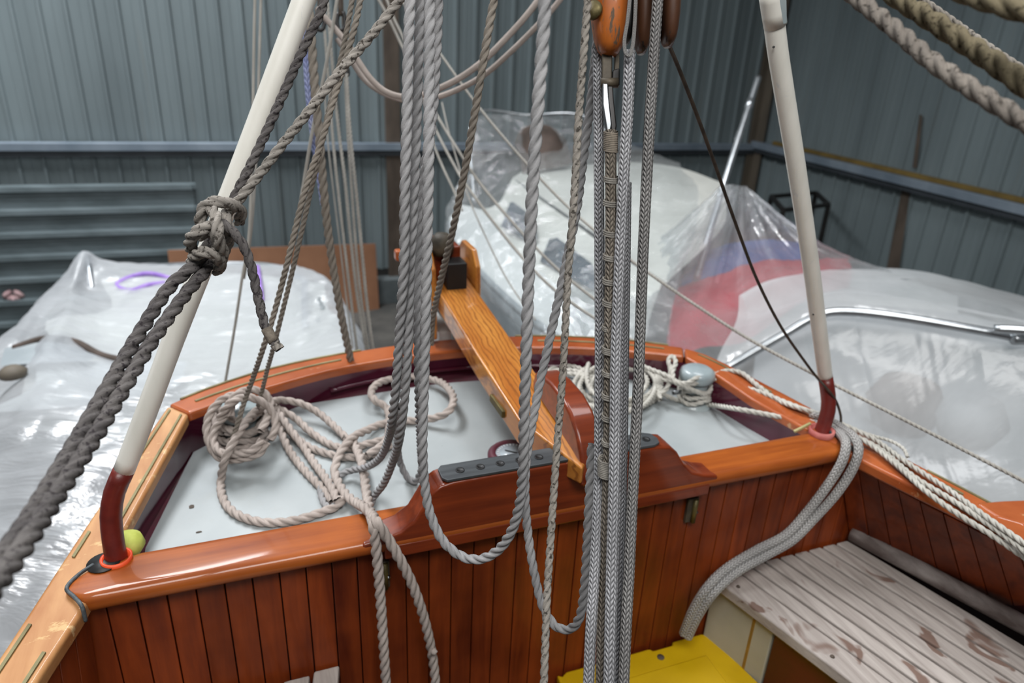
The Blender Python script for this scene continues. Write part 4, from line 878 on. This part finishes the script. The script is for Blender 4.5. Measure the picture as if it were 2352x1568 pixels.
f_ = [D(816, 1025, .022), D(826, 1048, .028), D(836, 1085, .03), D(840, 1118, .035), onz(845, 1150, 1.505), onz(850, 1176, 1.516), P((858, 1206, 1.237)), P((862, 1240, 1.248)), P((868, 1300, 1.272)), P((874, 1380, 1.308)), P((880, 1470, 1.345)), P((888, 1600, 1.40)), f_end(P((888, 1600, 1.40)))]
cr_('hanging_end', [D(795, 1004, .02), D(806, 1008, .022)]+f_, .0205)
g_ = [f_end(P((1002, 1600, 1.45))), P((1002, 1600, 1.45)), P((995, 1520, 1.415)), P((984, 1460, 1.38)), P((968, 1400, 1.342)), P((944, 1335, 1.305)), P((916, 1280, 1.272)), P((890, 1236, 1.25)), P((866, 1200, 1.235)), onz(850, 1178, 1.530), onz(838, 1166, 1.527), D(818, 1154, .035), D(797, 1138, .025), D(776, 1106, .018), D(769, 1080, .022), D(779, 1046, .03), D(797, 1018, .035), D(817, 1000, .03), D(843, 988, .02), D(873, 975, .012), D(894, 970, h0), D(955, 965, .012), D(1006, 957, .03), D(1031, 944, .045), D(1042, 918, .05), D(1031, 893, .045), D(1006, 875, .03), D(968, 867, .02), D(942, 865, .015), D(904, 870, .02), D(873, 878, .03), D(855, 894, .035), D(855, 911, .035), D(868, 924, .03), D(886, 934, .02), D(894, 955, .012), D(894, 985, h0), D(890, 1015, h0)]
cr_('hanging_end', g_, .0205)
q = P((982, 1488, 1.105)); V, Fc = lathe([(.0, 0), (.006, .002), (.007, .008), (0, .013)], P((990, 1496, 1.385)), RC[:, 0], 10); add('rope_yarn_end', V, Fc, r_beige, co)
rope_e = cr_('part', [D(735, 1120, h0), D(742, 1150, h0), D(755, 1165, h0), D(772, 1160, .014)], .015, r_grey)
# turns round the left bollard
def turn(c, r, ax, tilt=0, n=14, span=1.0, ph=0):
    ax = np.asarray(ax, float); ax /= np.linalg.norm(ax); a = np.cross(ax, [.3, .5, .81]); a /= np.linalg.norm(a); b = np.cross(ax, a)
    return [c+(a*math.cos(t)+b*math.sin(t))*r+ax*.006*math.sin(3*t+ph) for t in np.linspace(ph, ph+2*math.pi*span, n+1)]
cb = BL+np.array([0, 0, .05])
for k, (dz, r_, ax) in enumerate(((-.03, .052, (0, 0, 1)), (-.012, .050, (.1, 0, 1)), (.005, .050, (-.1, .1, 1)), (.022, .053, (.15, -.1, 1)), (.045, .045, (.2, .1, 1)))):
    cr_('turn', turn(cb+np.array([0, 0, dz]), r_, ax, ph=k))
cv = RC[:, 2]
cr_('turn', [P(t) for t in ((560, 905, 1.585), (520, 912, 1.575), (488, 940, 1.565), (475, 978, 1.555), (480, 1015, 1.545), (497, 1045, 1.535), (520, 1055, 1.525), (560, 1052, 1.515), (595, 1040, 1.515), (612, 1015, 1.515))])
cr_('turn', [P(t) for t in ((540, 920, 1.565), (525, 945, 1.545), (512, 960, 1.545), (496, 980, 1.545), (490, 1010, 1.535), (505, 1038, 1.515), (540, 1042, 1.510), (580, 1034, 1.505), (604, 1010, 1.510))])
cr_('turn', [P(t) for t in ((530, 955, 1.545), (528, 930, 1.545), (545, 905, 1.555), (580, 895, 1.575), (610, 905, 1.585), (622, 930, 1.585), (612, 965, 1.545), (598, 990, 1.525))])
cr_('turn', [P(t) for t in ((505, 960, 1.545), (530, 925, 1.525), (565, 912, 1.535), (600, 922, 1.545), (628, 950, 1.555), (632, 985, 1.545), (620, 1010, 1.535))])
# white line on the right bollard and its coil
wl = empty('rope', BR, 'thin white line coiled on deck and lashed round the right bollard', 'rope')
def wr_(nm, pts, d=.0140, mat=None): return rope('', pts, d, mat or r_white, 'laid', name=nm, parent=wl, raw=True)
for k, (cx, cy, rx, ry, rot) in enumerate(((1424, 884, 94, 58, .1), (1420, 884, 84, 50, -.1), (1428, 880, 74, 45, .2), (1416, 886, 98, 62, 0), (1422, 882, 64, 38, .3), (1418, 890, 90, 55, .4))):
    wr_('coil_turn', [D(cx+rx*math.cos(a+rot)+4*math.sin(3*a+k), cy+ry*math.sin(a+rot), .006+.008*k+.004*math.sin(2*a+k)) for a in np.linspace(0, 2*math.pi, 17)])
for k, oy in enumerate((0, 11, 20)):
    wr_('bight', [D(1362, 868+oy, .03), D(1330, 845+oy*.8, .028), D(1300, 840+oy*.9, .022), D(1272, 844+oy*.7, .015), D(1258+k*9, 856+oy*.3, .012), D(1258+k*9, 878-oy*.2, .012), D(1275+k*8, 900-oy*.2, .01), D(1320, 925-oy, .01), D(1350, 945-oy, .01)])
wr_('frapping', [D(1352, 835, .045), D(1348, 855, .05), D(1350, 880, .045), D(1360, 905, .03)])
for k in range(3): wr_('frapping', [D(1505+k*5, 850+k*3, .045), D(1512+k*4, 880, .05), D(1510+k*3, 912+k*3, .03)], .012)
cb = BR+np.array([0, 0, .045])
for k, (dz, r_, ax) in enumerate(((-.02, .043, (0, 0, 1)), (-.006, .042, (.12, 0, 1)), (.008, .042, (-.1, .1, 1)), (.018, .044, (.3, -.2, 1)))):
    wr_('turn', turn(cb+np.array([0, 0, dz]), r_, ax, ph=k))
db = (BR-EYE)@RC[:, 2]
wr_('lashing', [P(t) for t in ((1470, 838, db), (1500, 850, db-.03), (1530, 862, db-.06), (1560, 880, db-.08), (1590, 895, db-.08), (1620, 905, db-.05), (1632, 890, db-.01), (1630, 855, db), (1615, 838, db+.02))])
wr_('lashing', [P(t) for t in ((1520, 905, db-.06), (1535, 885, db-.06), (1540, 850, db-.05), (1536, 826, db-.03), (1545, 818, db-.02), (1552, 832, db-.04), (1545, 855, db-.06), (1552, 878, db-.08), (1590, 882, db-.08), (1625, 866, db-.05), (1650, 856, db-.03))])
wr_('lashing', [P(t) for t in ((1518, 870, db-.05), (1545, 875, db-.07), (1575, 880, db-.085), (1600, 868, db-.08), (1622, 860, db-.05))])
wr_('lead', [P((1640, 862, db-.04)), P((1665, 852, db-.02)), P((1700, 855, 1.93)), P((1740, 885, 1.88)), P((1780, 915, 1.84)), P((1830, 935, 1.78)), P((1880, 950, 1.765)), P((1915, 962, 1.74))])
wr_('lead', [P((1636, 868, db-.04)), P((1670, 880, 1.93)), P((1740, 898, 1.87)), P((1800, 922, 1.82)), P((1850, 942, 1.78)), P((1905, 968, 1.745))])
wr_('lead', [P((1520, 905, db-.05)), D(1560, 920, .008), D(1620, 928, .01), P((1700, 940, 1.80)), P((1780, 955, 1.78)), P((1860, 968, 1.765)), P((1910, 975, 1.745))])
# tails over the beam end, down the bulkhead
rope('', [P((1862, 950, 1.775)), P((1905, 965, 1.745)), P((1935, 985, 1.70)), P((1962, 1005, 1.645)), P((1972, 1030, 1.622)), P((1962, 1068, 1.620)), P((1925, 1128, 1.635)), P((1870, 1190, 1.645)), P((1820, 1240, 1.64)), P((1760, 1275, 1.63)), P((1690, 1315, 1.61)), P((1640, 1360, 1.60)), P((1605, 1410, 1.625)), P((1580, 1462, 1.66))], .0215, b_white, 'braid', name='tail', parent=wl, raw=True)
rope('', [P((1870, 972, 1.765)), P((1912, 983, 1.725)), P((1935, 1002, 1.675)), P((1943, 1025, 1.625)), P((1934, 1060, 1.615)), P((1900, 1115, 1.63)), P((1850, 1180, 1.645)), P((1805, 1228, 1.64)), P((1740, 1262, 1.63)), P((1668, 1306, 1.61)), P((1625, 1348, 1.60)), P((1592, 1400, 1.625)), P((1570, 1455, 1.665))], .0215, b_white, 'braid', name='tail', parent=wl, raw=True)
SG = 'sheet lines along the right gunwale'
for lab, pts in (('pale rope along the right gunwale, upper of three strands', [(1905, 962, 1.735), (1960, 985, 'z', 1.515), (2010, 1010, 'z', 1.512), (2080, 1060, 'z', 1.512), (2180, 1125, 'z', 1.512), (2270, 1190, 'z', 1.512), (2400, 1280, 'z', 1.50)]),
                 ('pale rope along the right gunwale, middle of three strands', [(1900, 975, 1.73), (1950, 995, 'z', 1.515), (2020, 1030, 'z', 1.512), (2100, 1095, 'z', 1.512), (2190, 1150, 'z', 1.508), (2280, 1210, 'z', 1.50), (2400, 1300, 'z', 1.485)]),
                 ('pale rope hanging inboard of the right gunwale, lowest of three strands', [(1920, 985, 1.71), (1985, 1012, 'z', 1.518), (2060, 1068, 'z', 1.515), (2130, 1130, 'z', 1.51), (2200, 1180, 'z', 1.50), (2280, 1230, 'z', 1.485), (2400, 1312, 'z', 1.46)])):
    rope(lab, pts, .0130, r_white, 'laid')
rope('small slack bight of pale line beyond the right gunwale corner', [(1960, 985, 1.72), (2010, 1002, 1.68), (2045, 1012, 1.65), (2075, 1030, 1.62), (2085, 1050, 1.60)], .0085, r_white, 'laid')

# ------------------------------------------------------------------ covered boats beyond
def solid(name, rows, mat, parent, nu=24, nv=16, **k):
    return grid_obj(name, loft(rows, nu, nv), mat, parent, **k)
Z = 'z'
# left boat
lb = empty('covered_dinghy', onz(450, 700, .0), 'white motor boat under crumpled clear plastic on the left', 'boat')
solid('deck_shell', [[(230, 640, 4.75), (330, 632, 4.75), (470, 628, 4.72), (600, 632, 4.68), (745, 652, 4.5)], [(225, 720, 4.35), (330, 715, 4.35), (470, 712, 4.32), (600, 712, 4.28), (758, 715, 4.05)],
    [(150, 724, 4.2), (330, 722, 4.2), (470, 720, 4.2), (600, 720, 4.2), (770, 724, 3.95)], [(120, 800, 3.7), (330, 805, 3.75), (470, 805, 3.75), (600, 805, 3.7), (790, 800, 3.5)],
    [(60, 860, 3.3), (250, 880, 3.25), (420, 880, 3.25), (600, 870, 3.3), (810, 850, 3.2)], [(40, 980, 3.0), (250, 1010, 2.95), (420, 1000, 3.0), (600, 960, 3.1), (820, 900, 3.15)]], m_cabin, lb)
solid('foredeck', [[(85, 832, 3.320), (260, 830, 3.320), (430, 830, 3.320)], [(60, 900, 3.120), (240, 905, 3.070), (400, 890, 3.120)], [(-60, 950, 2.970), (150, 935, 2.970), (300, 915, 3.020)]], m_hullwhite, lb, 16, 10)
for a in (((700, 645, 4.3), (702, 755, 3.85)), ((200, 592, 4.55), (212, 665, 4.4))): tube('frame_post', [P(a[0]), P(a[1])], .022, m_alu, lb, 10)
tube('windscreen_rail', [P((340, 612, 4.75)), P((480, 606, 4.7)), P((620, 610, 4.65)), P((700, 645, 4.3))], .018, m_alu, lb, 10)
tube('purple_line', [P((395, 640, 4.55)), P((340, 628, 4.55)), P((290, 640, 4.5)), P((268, 655, 4.45)), P((300, 668, 4.42)), P((340, 655, 4.45)), P((380, 650, 4.5))], .016, m_purple, lb, 8)
tube('purple_line', [P((592, 612, 4.5)), P((596, 640, 4.3)), P((602, 690, 4.15))], .014, m_purple, lb, 8)
tube('coaming_edge', [P((30, 800, 3.440)), P((100, 778, 3.490)), P((170, 785, 3.440)), P((230, 815, 3.340)), P((280, 828, 3.290))], .018, m_brown, lb, 8)
solid('engine_cover', [[(10, 800, 3.440), (100, 782, 3.490), (230, 815, 3.340)], [(0, 840, 3.240), (110, 832, 3.240), (200, 830, 3.240)]], m_hullgrey, lb, 10, 6)
V, Fc = lathe([(.0, 0), (.05, .01), (.055, .03), (.03, .05), (0, .055)], P((32, 868, 2.92)), n=16); add('deck_vent', V, Fc, m_column, lb)
MS = Mesh()
for j, yy in enumerate((688, 735)):
    for i in range(3):
        c = P((733+i*4-j*2, yy+i*9, 3.9)); MS.put(*wbox(c, RC[:, 0]*.008, -RC[:, 1]*.013, RC[:, 2]*.01))
add('printed_marks', MS.V, MS.F, m_hullgrey, lb, False)
rowsL = [[(-120, 860, 4.0), (0, 840, 4.2), (90, 740, 4.8), (160, 660, 5.0), (195, 640, 5.0), (240, 650, 5.0), (340, 660, 5.0), (470, 660, 5.0), (600, 662, 4.9), (690, 668, 4.8), (750, 690, 4.6), (800, 740, 4.3), (850, 830, 3.9)],
    [(-120, 820, 3.6), (0, 778, 3.75), (95, 682, 4.3), (160, 620, 4.55), (193, 578, 4.6), (232, 592, 4.7), (340, 605, 4.8), (470, 600, 4.78), (600, 606, 4.7), (690, 612, 4.5), (755, 642, 4.3), (795, 705, 4.0), (832, 775, 3.75)],
    [(-120, 900, 3.2), (0, 850, 3.35), (100, 750, 3.8), (165, 680, 4.15), (200, 672, 4.3), (240, 690, 4.25), (340, 706, 4.2), (470, 704, 4.2), (600, 704, 4.12), (690, 700, 4.0), (760, 705, 3.9), (800, 750, 3.6), (838, 815, 3.4)],
    [(-120, 960, 2.9), (0, 910, 3.0), (100, 800, 3.2), (170, 775, 3.5), (240, 790, 3.6), (340, 798, 3.62), (470, 798, 3.62), (600, 798, 3.58), (690, 798, 3.5), (770, 795, 3.35), (808, 815, 3.2), (842, 850, 3.05)],
    [(-120, 1020, 2.5), (0, 980, 2.55), (100, 925, 2.65), (200, 905, 2.75), (300, 890, 2.85), (420, 880, 2.95), (540, 868, 3.0), (640, 856, 3.05), (740, 852, 3.05), (850, 855, 2.95)],
    [(-160, 1160, 2.2), (0, 1120, 2.25), (120, 1080, 2.3), (230, 1040, 2.4), (330, 1010, 2.5), (430, 985, 2.6), (560, 955, 2.7), (680, 925, 2.8), (860, 880, 2.85)],
    [(-160, 1330, 1.98), (0, 1300, 2.0), (110, 1260, 2.05), (210, 1220, 2.1), (290, 1180, 2.2), (370, 1130, 2.3), (480, 1070, 2.45), (620, 1000, 2.6), (860, 910, 2.75)],
    [(-160, 1700, 1.72), (-20, 1660, 1.74), (60, 1560, 1.8), (140, 1450, 1.88), (210, 1350, 1.98), (290, 1260, 2.1), (400, 1180, 2.25), (560, 1080, 2.5), (860, 960, 2.7)]]
def widen(rows, side, k):
    out = []
    for r in rows:
        q = [P(t) for t in r]
        if side > 0: q.append(q[-1]+(q[-1]-q[-2])*k)
        else: q.insert(0, q[0]+(q[0]-q[1])*k)
        out.append(q)
    return out
rowsL = widen(rowsL, -1, 4.0)
grid_obj('clear_plastic_sheet', loft(rowsL, 250, 190), p_left, None, amp=.016, freq=3.6, seed=3, label='crumpled clear plastic sheet draped over the boat on the left', cat='plastic sheet')

# cruiser in the middle
cb_ = empty('cabin_cruiser', onz(1250, 640, .0), 'white cabin cruiser with dark windows under clear plastic in the middle', 'boat')
solid('topsides', [[(1032, 500, 5.45), (1042, 545, 5.1), (1080, 590, 4.7), (1140, 655, 4.25), (1215, 722, 3.85), (1290, 775, 3.55), (1400, 850, 3.2)], [(1038, 560, 5.3), (1052, 610, 4.95), (1095, 660, 4.55), (1150, 715, 4.12), (1225, 775, 3.75), (1300, 830, 3.45), (1400, 910, 3.1)],
    [(1050, 700, 5.3), (1070, 740, 4.95), (1120, 790, 4.5), (1175, 840, 4.1), (1250, 900, 3.7), (1320, 950, 3.4), (1400, 1010, 3.1)]], m_hullgrey, cb_)
solid('side_deck', [[(1060, 470, 5.5), (1100, 480, 5.35), (1170, 560, 4.7), (1260, 640, 4.15), (1380, 730, 3.6), (1480, 800, 3.3)], [(1032, 500, 5.45), (1042, 545, 5.1), (1080, 590, 4.7), (1140, 655, 4.25), (1215, 722, 3.85), (1290, 775, 3.55), (1400, 850, 3.2)]], m_hullwhite, cb_, 24, 8)
tube('rubbing_strip', [P((1034, 512, 5.43)), P((1046, 556, 5.08)), P((1082, 600, 4.68)), P((1142, 664, 4.23)), P((1217, 731, 3.83)), P((1292, 784, 3.53))], .022, m_hullgrey, cb_, 8)
solid('cabin_side', [[(1178, 408, 5.3), (1215, 440, 5.0), (1300, 500, 4.5), (1400, 572, 4.05), (1520, 650, 3.6)], [(1140, 470, 5.15), (1185, 505, 4.85), (1270, 580, 4.35), (1370, 660, 3.9), (1490, 740, 3.45)], [(1100, 482, 5.35), (1170, 562, 4.72), (1260, 642, 4.17), (1380, 732, 3.62), (1480, 802, 3.32)]], m_cabin, cb_)
solid('cabin_roof', [[(1250, 385, 5.6), (1330, 380, 5.6), (1440, 372, 5.5), (1560, 385, 5.2), (1660, 420, 4.9)], [(1205, 392, 5.5), (1290, 400, 5.2), (1400, 420, 4.9), (1540, 470, 4.5), (1660, 520, 4.2)], [(1178, 408, 5.3), (1240, 450, 4.95), (1320, 505, 4.5), (1420, 575, 4.05), (1530, 650, 3.6)]], m_cabin, cb_)
def win(pts): return add('window', *prism([P(t) for t in pts], RC[:, 2]*.02), m_window, cb_, False, bevel=.004)
win([(1170, 466, 4.93), (1178, 463, 4.9), (1228, 500, 4.63), (1232, 545, 4.48), (1222, 560, 4.5), (1150, 520, 4.83)])
win([(1262, 548, 4.38), (1280, 545, 4.3), (1360, 605, 3.93), (1372, 640, 3.82), (1366, 668, 3.83), (1240, 600, 4.33)])
solid('folded_hood', [[(1180, 330, 5.6), (1200, 292, 5.65), (1260, 288, 5.6), (1300, 320, 5.5)], [(1195, 370, 5.45), (1220, 330, 5.35), (1275, 330, 5.3), (1312, 365, 5.35)], [(1200, 400, 5.4), (1230, 392, 5.3), (1280, 385, 5.3), (1316, 375, 5.35)]], m_brown, cb_, 14, 10)
tube('pulpit', [P((1088, 466, 5.5)), P((1094, 262, 5.7)), P((1210, 264, 5.8)), P((1340, 266, 5.7)), P((1420, 330, 5.6))], .012, m_alu, cb_, 8)
rowsC = [[(1092, 258, 5.75), (1160, 262, 5.75), (1230, 266, 5.72), (1310, 264, 5.68), (1360, 272, 5.6), (1450, 330, 5.4), (1560, 375, 5.1)], [(1076, 320, 5.6), (1150, 330, 5.5), (1230, 340, 5.4), (1310, 340, 5.3), (1370, 345, 5.2), (1470, 375, 5.0), (1570, 395, 4.9)],
    [(1062, 400, 5.45), (1120, 400, 5.3), (1190, 392, 5.15), (1280, 384, 5.05), (1370, 385, 4.95), (1480, 410, 4.75), (1600, 425, 4.6)], [(1030, 470, 5.3), (1090, 470, 5.1), (1150, 455, 4.9), (1250, 455, 4.7), (1370, 480, 4.5), (1480, 500, 4.3), (1600, 510, 4.2)],
    [(1030, 560, 4.95), (1080, 580, 4.6), (1150, 570, 4.4), (1250, 570, 4.2), (1370, 600, 3.85), (1480, 630, 3.65), (1560, 640, 3.6)], [(1095, 655, 4.4), (1140, 680, 4.1), (1190, 690, 3.85), (1280, 690, 3.6), (1390, 720, 3.4), (1480, 740, 3.3), (1540, 745, 3.3)],
    [(1210, 770, 3.7), (1250, 790, 3.5), (1300, 800, 3.4), (1360, 810, 3.3), (1420, 820, 3.2), (1480, 825, 3.15), (1540, 830, 3.15)]]
grid_obj('clear_plastic_sheet', loft(rowsC, 120, 140), p_clear, None, amp=.018, freq=4, seed=11, label='clear plastic film hung over the bow and cabin of the middle cruiser', cat='plastic sheet')

# tent of film with the mast stub, red and blue covers
ms = empty('mast_stub', P((1662, 425, 4.1)), 'slanting aluminium tube poking up through the peak of the plastic tent', 'tube')
tube('tube', [P((1742, 178, 4.35)), P((1720, 245, 4.28)), P((1662, 425, 4.1)), P((1600, 640, 3.95))], .019, m_alu, ms, 12)
for t in ((1722, 238, 4.285), (1698, 312, 4.22)): 
    c = P(t); V, Fc = lathe([(.021, -.03), (.023, -.028), (.023, .028), (.021, .03)], c, P((1742, 178, 4.35))-P((1662, 425, 4.1)), 12); add('collar', V, Fc, m_alu, ms)
solid('red_sail_cover', [[(1560, 660, 3.95), (1640, 625, 4.05), (1760, 588, 4.15), (1900, 592, 4.20), (1945, 596, 4.20)], [(1540, 720, 3.65), (1620, 670, 3.75), (1740, 618, 3.80), (1900, 617, 3.85), (1955, 613, 3.95)], [(1532, 780, 3.45), (1600, 730, 3.50), (1690, 680, 3.55), (1850, 628, 3.70), (1955, 628, 3.90)],
    [(1545, 830, 3.35), (1620, 800, 3.35), (1700, 790, 3.40), (1850, 688, 3.60), (1955, 658, 3.90)]], m_red, None, 30, 20, amp=.02, freq=5, label='red canvas cover seen through the plastic beside the right pole', cat='cover')
solid('blue_cover', [[(1570, 630, 4.2), (1640, 570, 4.3), (1740, 555, 4.35), (1840, 556, 4.35)], [(1565, 660, 4.0), (1640, 610, 4.0), (1740, 590, 4.05), (1850, 580, 4.1)], [(1575, 720, 3.95), (1650, 690, 3.95), (1750, 680, 4.0), (1850, 660, 4.05)]], m_blue, None, 20, 12, amp=.02, freq=5, label='blue canvas cover behind the red one under the plastic tent', cat='cover')
pk = P((1690, 427, 4.1)); ang = [(1380, 820, 3.15), (1300, 780, 3.4), (1290, 700, 3.7), (1400, 560, 4.0)]
ends = [(1290, 640, 4.1), (1300, 720, 3.7), (1340, 790, 3.3), (1440, 830, 3.05), (1550, 850, 2.98), (1650, 850, 2.96), (1760, 800, 3.0), (1870, 740, 3.1), (1990, 690, 3.3), (2095, 640, 3.6), (2150, 648, 4.2)]
pe = resample([P(t) for t in ends], 180)
off = resample([P((1655, 428, 4.12)), P((1672, 425, 4.06)), P((1690, 427, 4.05)), P((1712, 427, 4.12)), P((1716, 432, 4.25))], 180)
G = []
for t in np.linspace(0, 1, 70):
    r_ = off*(1-t)+pe*t; sag = -.10*math.sin(math.pi*t)
    row = []
    for j in range(180):
        fold = math.sin(j*.31)*.6+math.sin(j*.67+1)*.35+math.sin(j*.13)*.7
        row.append(r_[j]+np.array([0, 0, sag])-RC[:, 2]*(.022*fold*1.5*math.sin(math.pi*min(1, t*1.15)**.6)))
    G.append(row)
grid_obj('clear_plastic_sheet', np.array(G), p_tent, None, amp=.010, freq=6, seed=5, label='clear plastic sheet drawn up to a tent peak by the slanting tube', cat='plastic sheet')

# right hand boat: rail and milky sheet
rr_ = empty('boat_handrail', P((1950, 720, 2.7)), 'bent aluminium handrail outside the milky plastic at right', 'rail')
tube('rail_tube', [P((1560, 905, 2.78)), P((1680, 838, 2.78)), P((1800, 768, 2.78)), P((1870, 728, 2.76)), P((1905, 717, 2.75)), P((1960, 716, 2.72)), P((2060, 727, 2.66)), P((2200, 750, 2.58)), P((2320, 772, 2.52)), P((2420, 795, 2.46))], .017, m_alu, rr_, 14)
tube('rail_sleeve', [P((2282, 755, 2.50)), P((2330, 757, 2.47)), P((2420, 764, 2.42))], .016, m_alu, rr_, 12)
V, Fc = lathe([(.018, -.025), (.022, -.02), (.022, .02), (.018, .025)], P((2340, 778, 2.50)), RC[:, 0], 12); add('rail_clamp', V, Fc, m_alu, rr_)
rb = empty('covered_runabout', onz(2100, 800, 0), 'cream boat hidden under the milky plastic sheet at far right', 'boat')
solid('hull_side', [[(1760, 735, 3.6), (1850, 690, 3.6), (2000, 700, 3.5), (2200, 720, 3.4), (2500, 800, 3.2)], [(1730, 860, 3.3), (1850, 840, 3.25), (2000, 860, 3.2), (2200, 900, 3.1), (2500, 980, 2.9)], [(1740, 1000, 3.15), (1850, 1010, 3.1), (2000, 1040, 3.05), (2200, 1080, 2.95), (2500, 1160, 2.8)], [(1900, 1200, 3.0), (2000, 1220, 2.95), (2100, 1240, 2.9), (2300, 1270, 2.85), (2500, 1300, 2.75)]], m_hullgrey, rb)
solid('cockpit_cover', [[(1850, 650, 4.2), (1960, 640, 4.2), (2080, 642, 4.2), (2200, 680, 4.1)], [(1760, 735, 3.6), (1850, 690, 3.6), (2000, 700, 3.5), (2200, 745, 3.4)]], m_hullwhite, rb, 16, 10)
for c, r_, m__ in (((1955, 995, 2.9), .10, m_hullgrey), ((2080, 925, 2.85), .15, m_brown), ((2230, 960, 2.7), .13, m_hullgrey)):
    V, Fc = lathe([(0, -r_), (r_*.7, -r_*.7), (r_, 0), (r_*.7, r_*.6), (0, r_*.7)], P(c), n=18); add('backing_lump', V, Fc, m__, rb, smooth=True)  # plain lumps added to show as darker patches through the sheet
rowsR = [[(1725, 730, 3.8), (1780, 690, 3.95), (1850, 660, 4.2), (1960, 650, 4.4), (2080, 655, 4.5), (2200, 680, 4.4), (2352, 720, 4.2), (2520, 770, 4.0)], [(1700, 678, 3.25), (1750, 650, 3.35), (1815, 632, 3.5), (1900, 620, 3.7), (2000, 616, 3.85), (2090, 620, 3.9), (2200, 642, 3.85), (2352, 682, 3.7), (2520, 730, 3.5)],
    [(1690, 740, 3.05), (1740, 715, 3.1), (1810, 690, 3.15), (1900, 672, 3.2), (2020, 676, 3.2), (2200, 705, 3.1), (2352, 738, 3.0), (2520, 780, 2.9)], [(1640, 868, 2.83), (1710, 815, 2.83), (1800, 762, 2.83), (1880, 724, 2.82), (1960, 718, 2.78), (2080, 732, 2.70), (2200, 753, 2.64), (2352, 782, 2.54), (2520, 815, 2.46)],
    [(1650, 930, 2.78), (1720, 900, 2.76), (1820, 860, 2.76), (1900, 840, 2.75), (1980, 840, 2.72), (2090, 860, 2.66), (2200, 880, 2.6), (2352, 910, 2.5), (2520, 940, 2.42)], [(1700, 1010, 2.7), (1780, 990, 2.68), (1860, 980, 2.68), (1940, 980, 2.66), (2020, 990, 2.62), (2110, 1005, 2.57), (2220, 1020, 2.5), (2352, 1045, 2.42), (2520, 1070, 2.36)],
    [(1800, 1110, 2.55), (1860, 1110, 2.55), (1920, 1115, 2.53), (1990, 1125, 2.5), (2060, 1135, 2.47), (2140, 1150, 2.44), (2240, 1170, 2.38), (2352, 1190, 2.32), (2520, 1210, 2.25)], [(1900, 1260, 2.5), (1950, 1270, 2.48), (2000, 1280, 2.46), (2060, 1290, 2.44), (2120, 1300, 2.42), (2180, 1310, 2.4), (2260, 1320, 2.35), (2352, 1330, 2.3), (2520, 1340, 2.2)]]
rowsR = widen(rowsR, 1, 1.0)
grid_obj('clear_plastic_sheet', loft(rowsR, 260, 160), p_right, None, amp=.008, freq=2.4, seed=21, label='milky plastic sheet hanging over the handrail at far right', cat='plastic sheet')

# ------------------------------------------------------------------ repeats share a group phrase
for o in sc.collection.objects:
    l = o.get('label', '') if o.parent is None else ''
    for key, g in (('thin white line behind the transom', 'thin white lines behind the transom'), ('braided tackle fall', 'braided falls of the mainsheet tackle'), ('braided fall', 'braided falls of the mainsheet tackle'),
                   ('along the right gunwale', 'pale ropes along the right gunwale'), ('inboard of the right gunwale', 'pale ropes along the right gunwale'), ('at top right', 'thick ropes across the top right'), ('top right corner', 'thick ropes across the top right'),
                   ('across the top right', 'thick ropes across the top right'), ('stay wire', 'white stay wires behind the left pole'), ('brown-grey line down', 'brown-grey pair to the left bollard'),
                   ('slack cream rope', 'slack cream ropes behind the bundle'), ('diagonal line', 'thin white diagonal lines'), ('grey three-strand rope', 'grey three-strand ropes hanging over the deck'),
                   ('bollard on deck', 'bollards on the after deck'), ('foot', 'white crutch poles'), ('dark rusty shackle', 'rusty shackles at the top edge'), ('plastic', 'plastic sheets over the stored boats')):
        if key in l and (g != 'white crutch poles' or o.name.startswith('crutch')) and (g != 'plastic sheets over the stored boats' or o.name.startswith('clear_plastic')) and (g[:8] != 'bollards' or o.name.startswith('bollard')):
            o['group'] = g; break
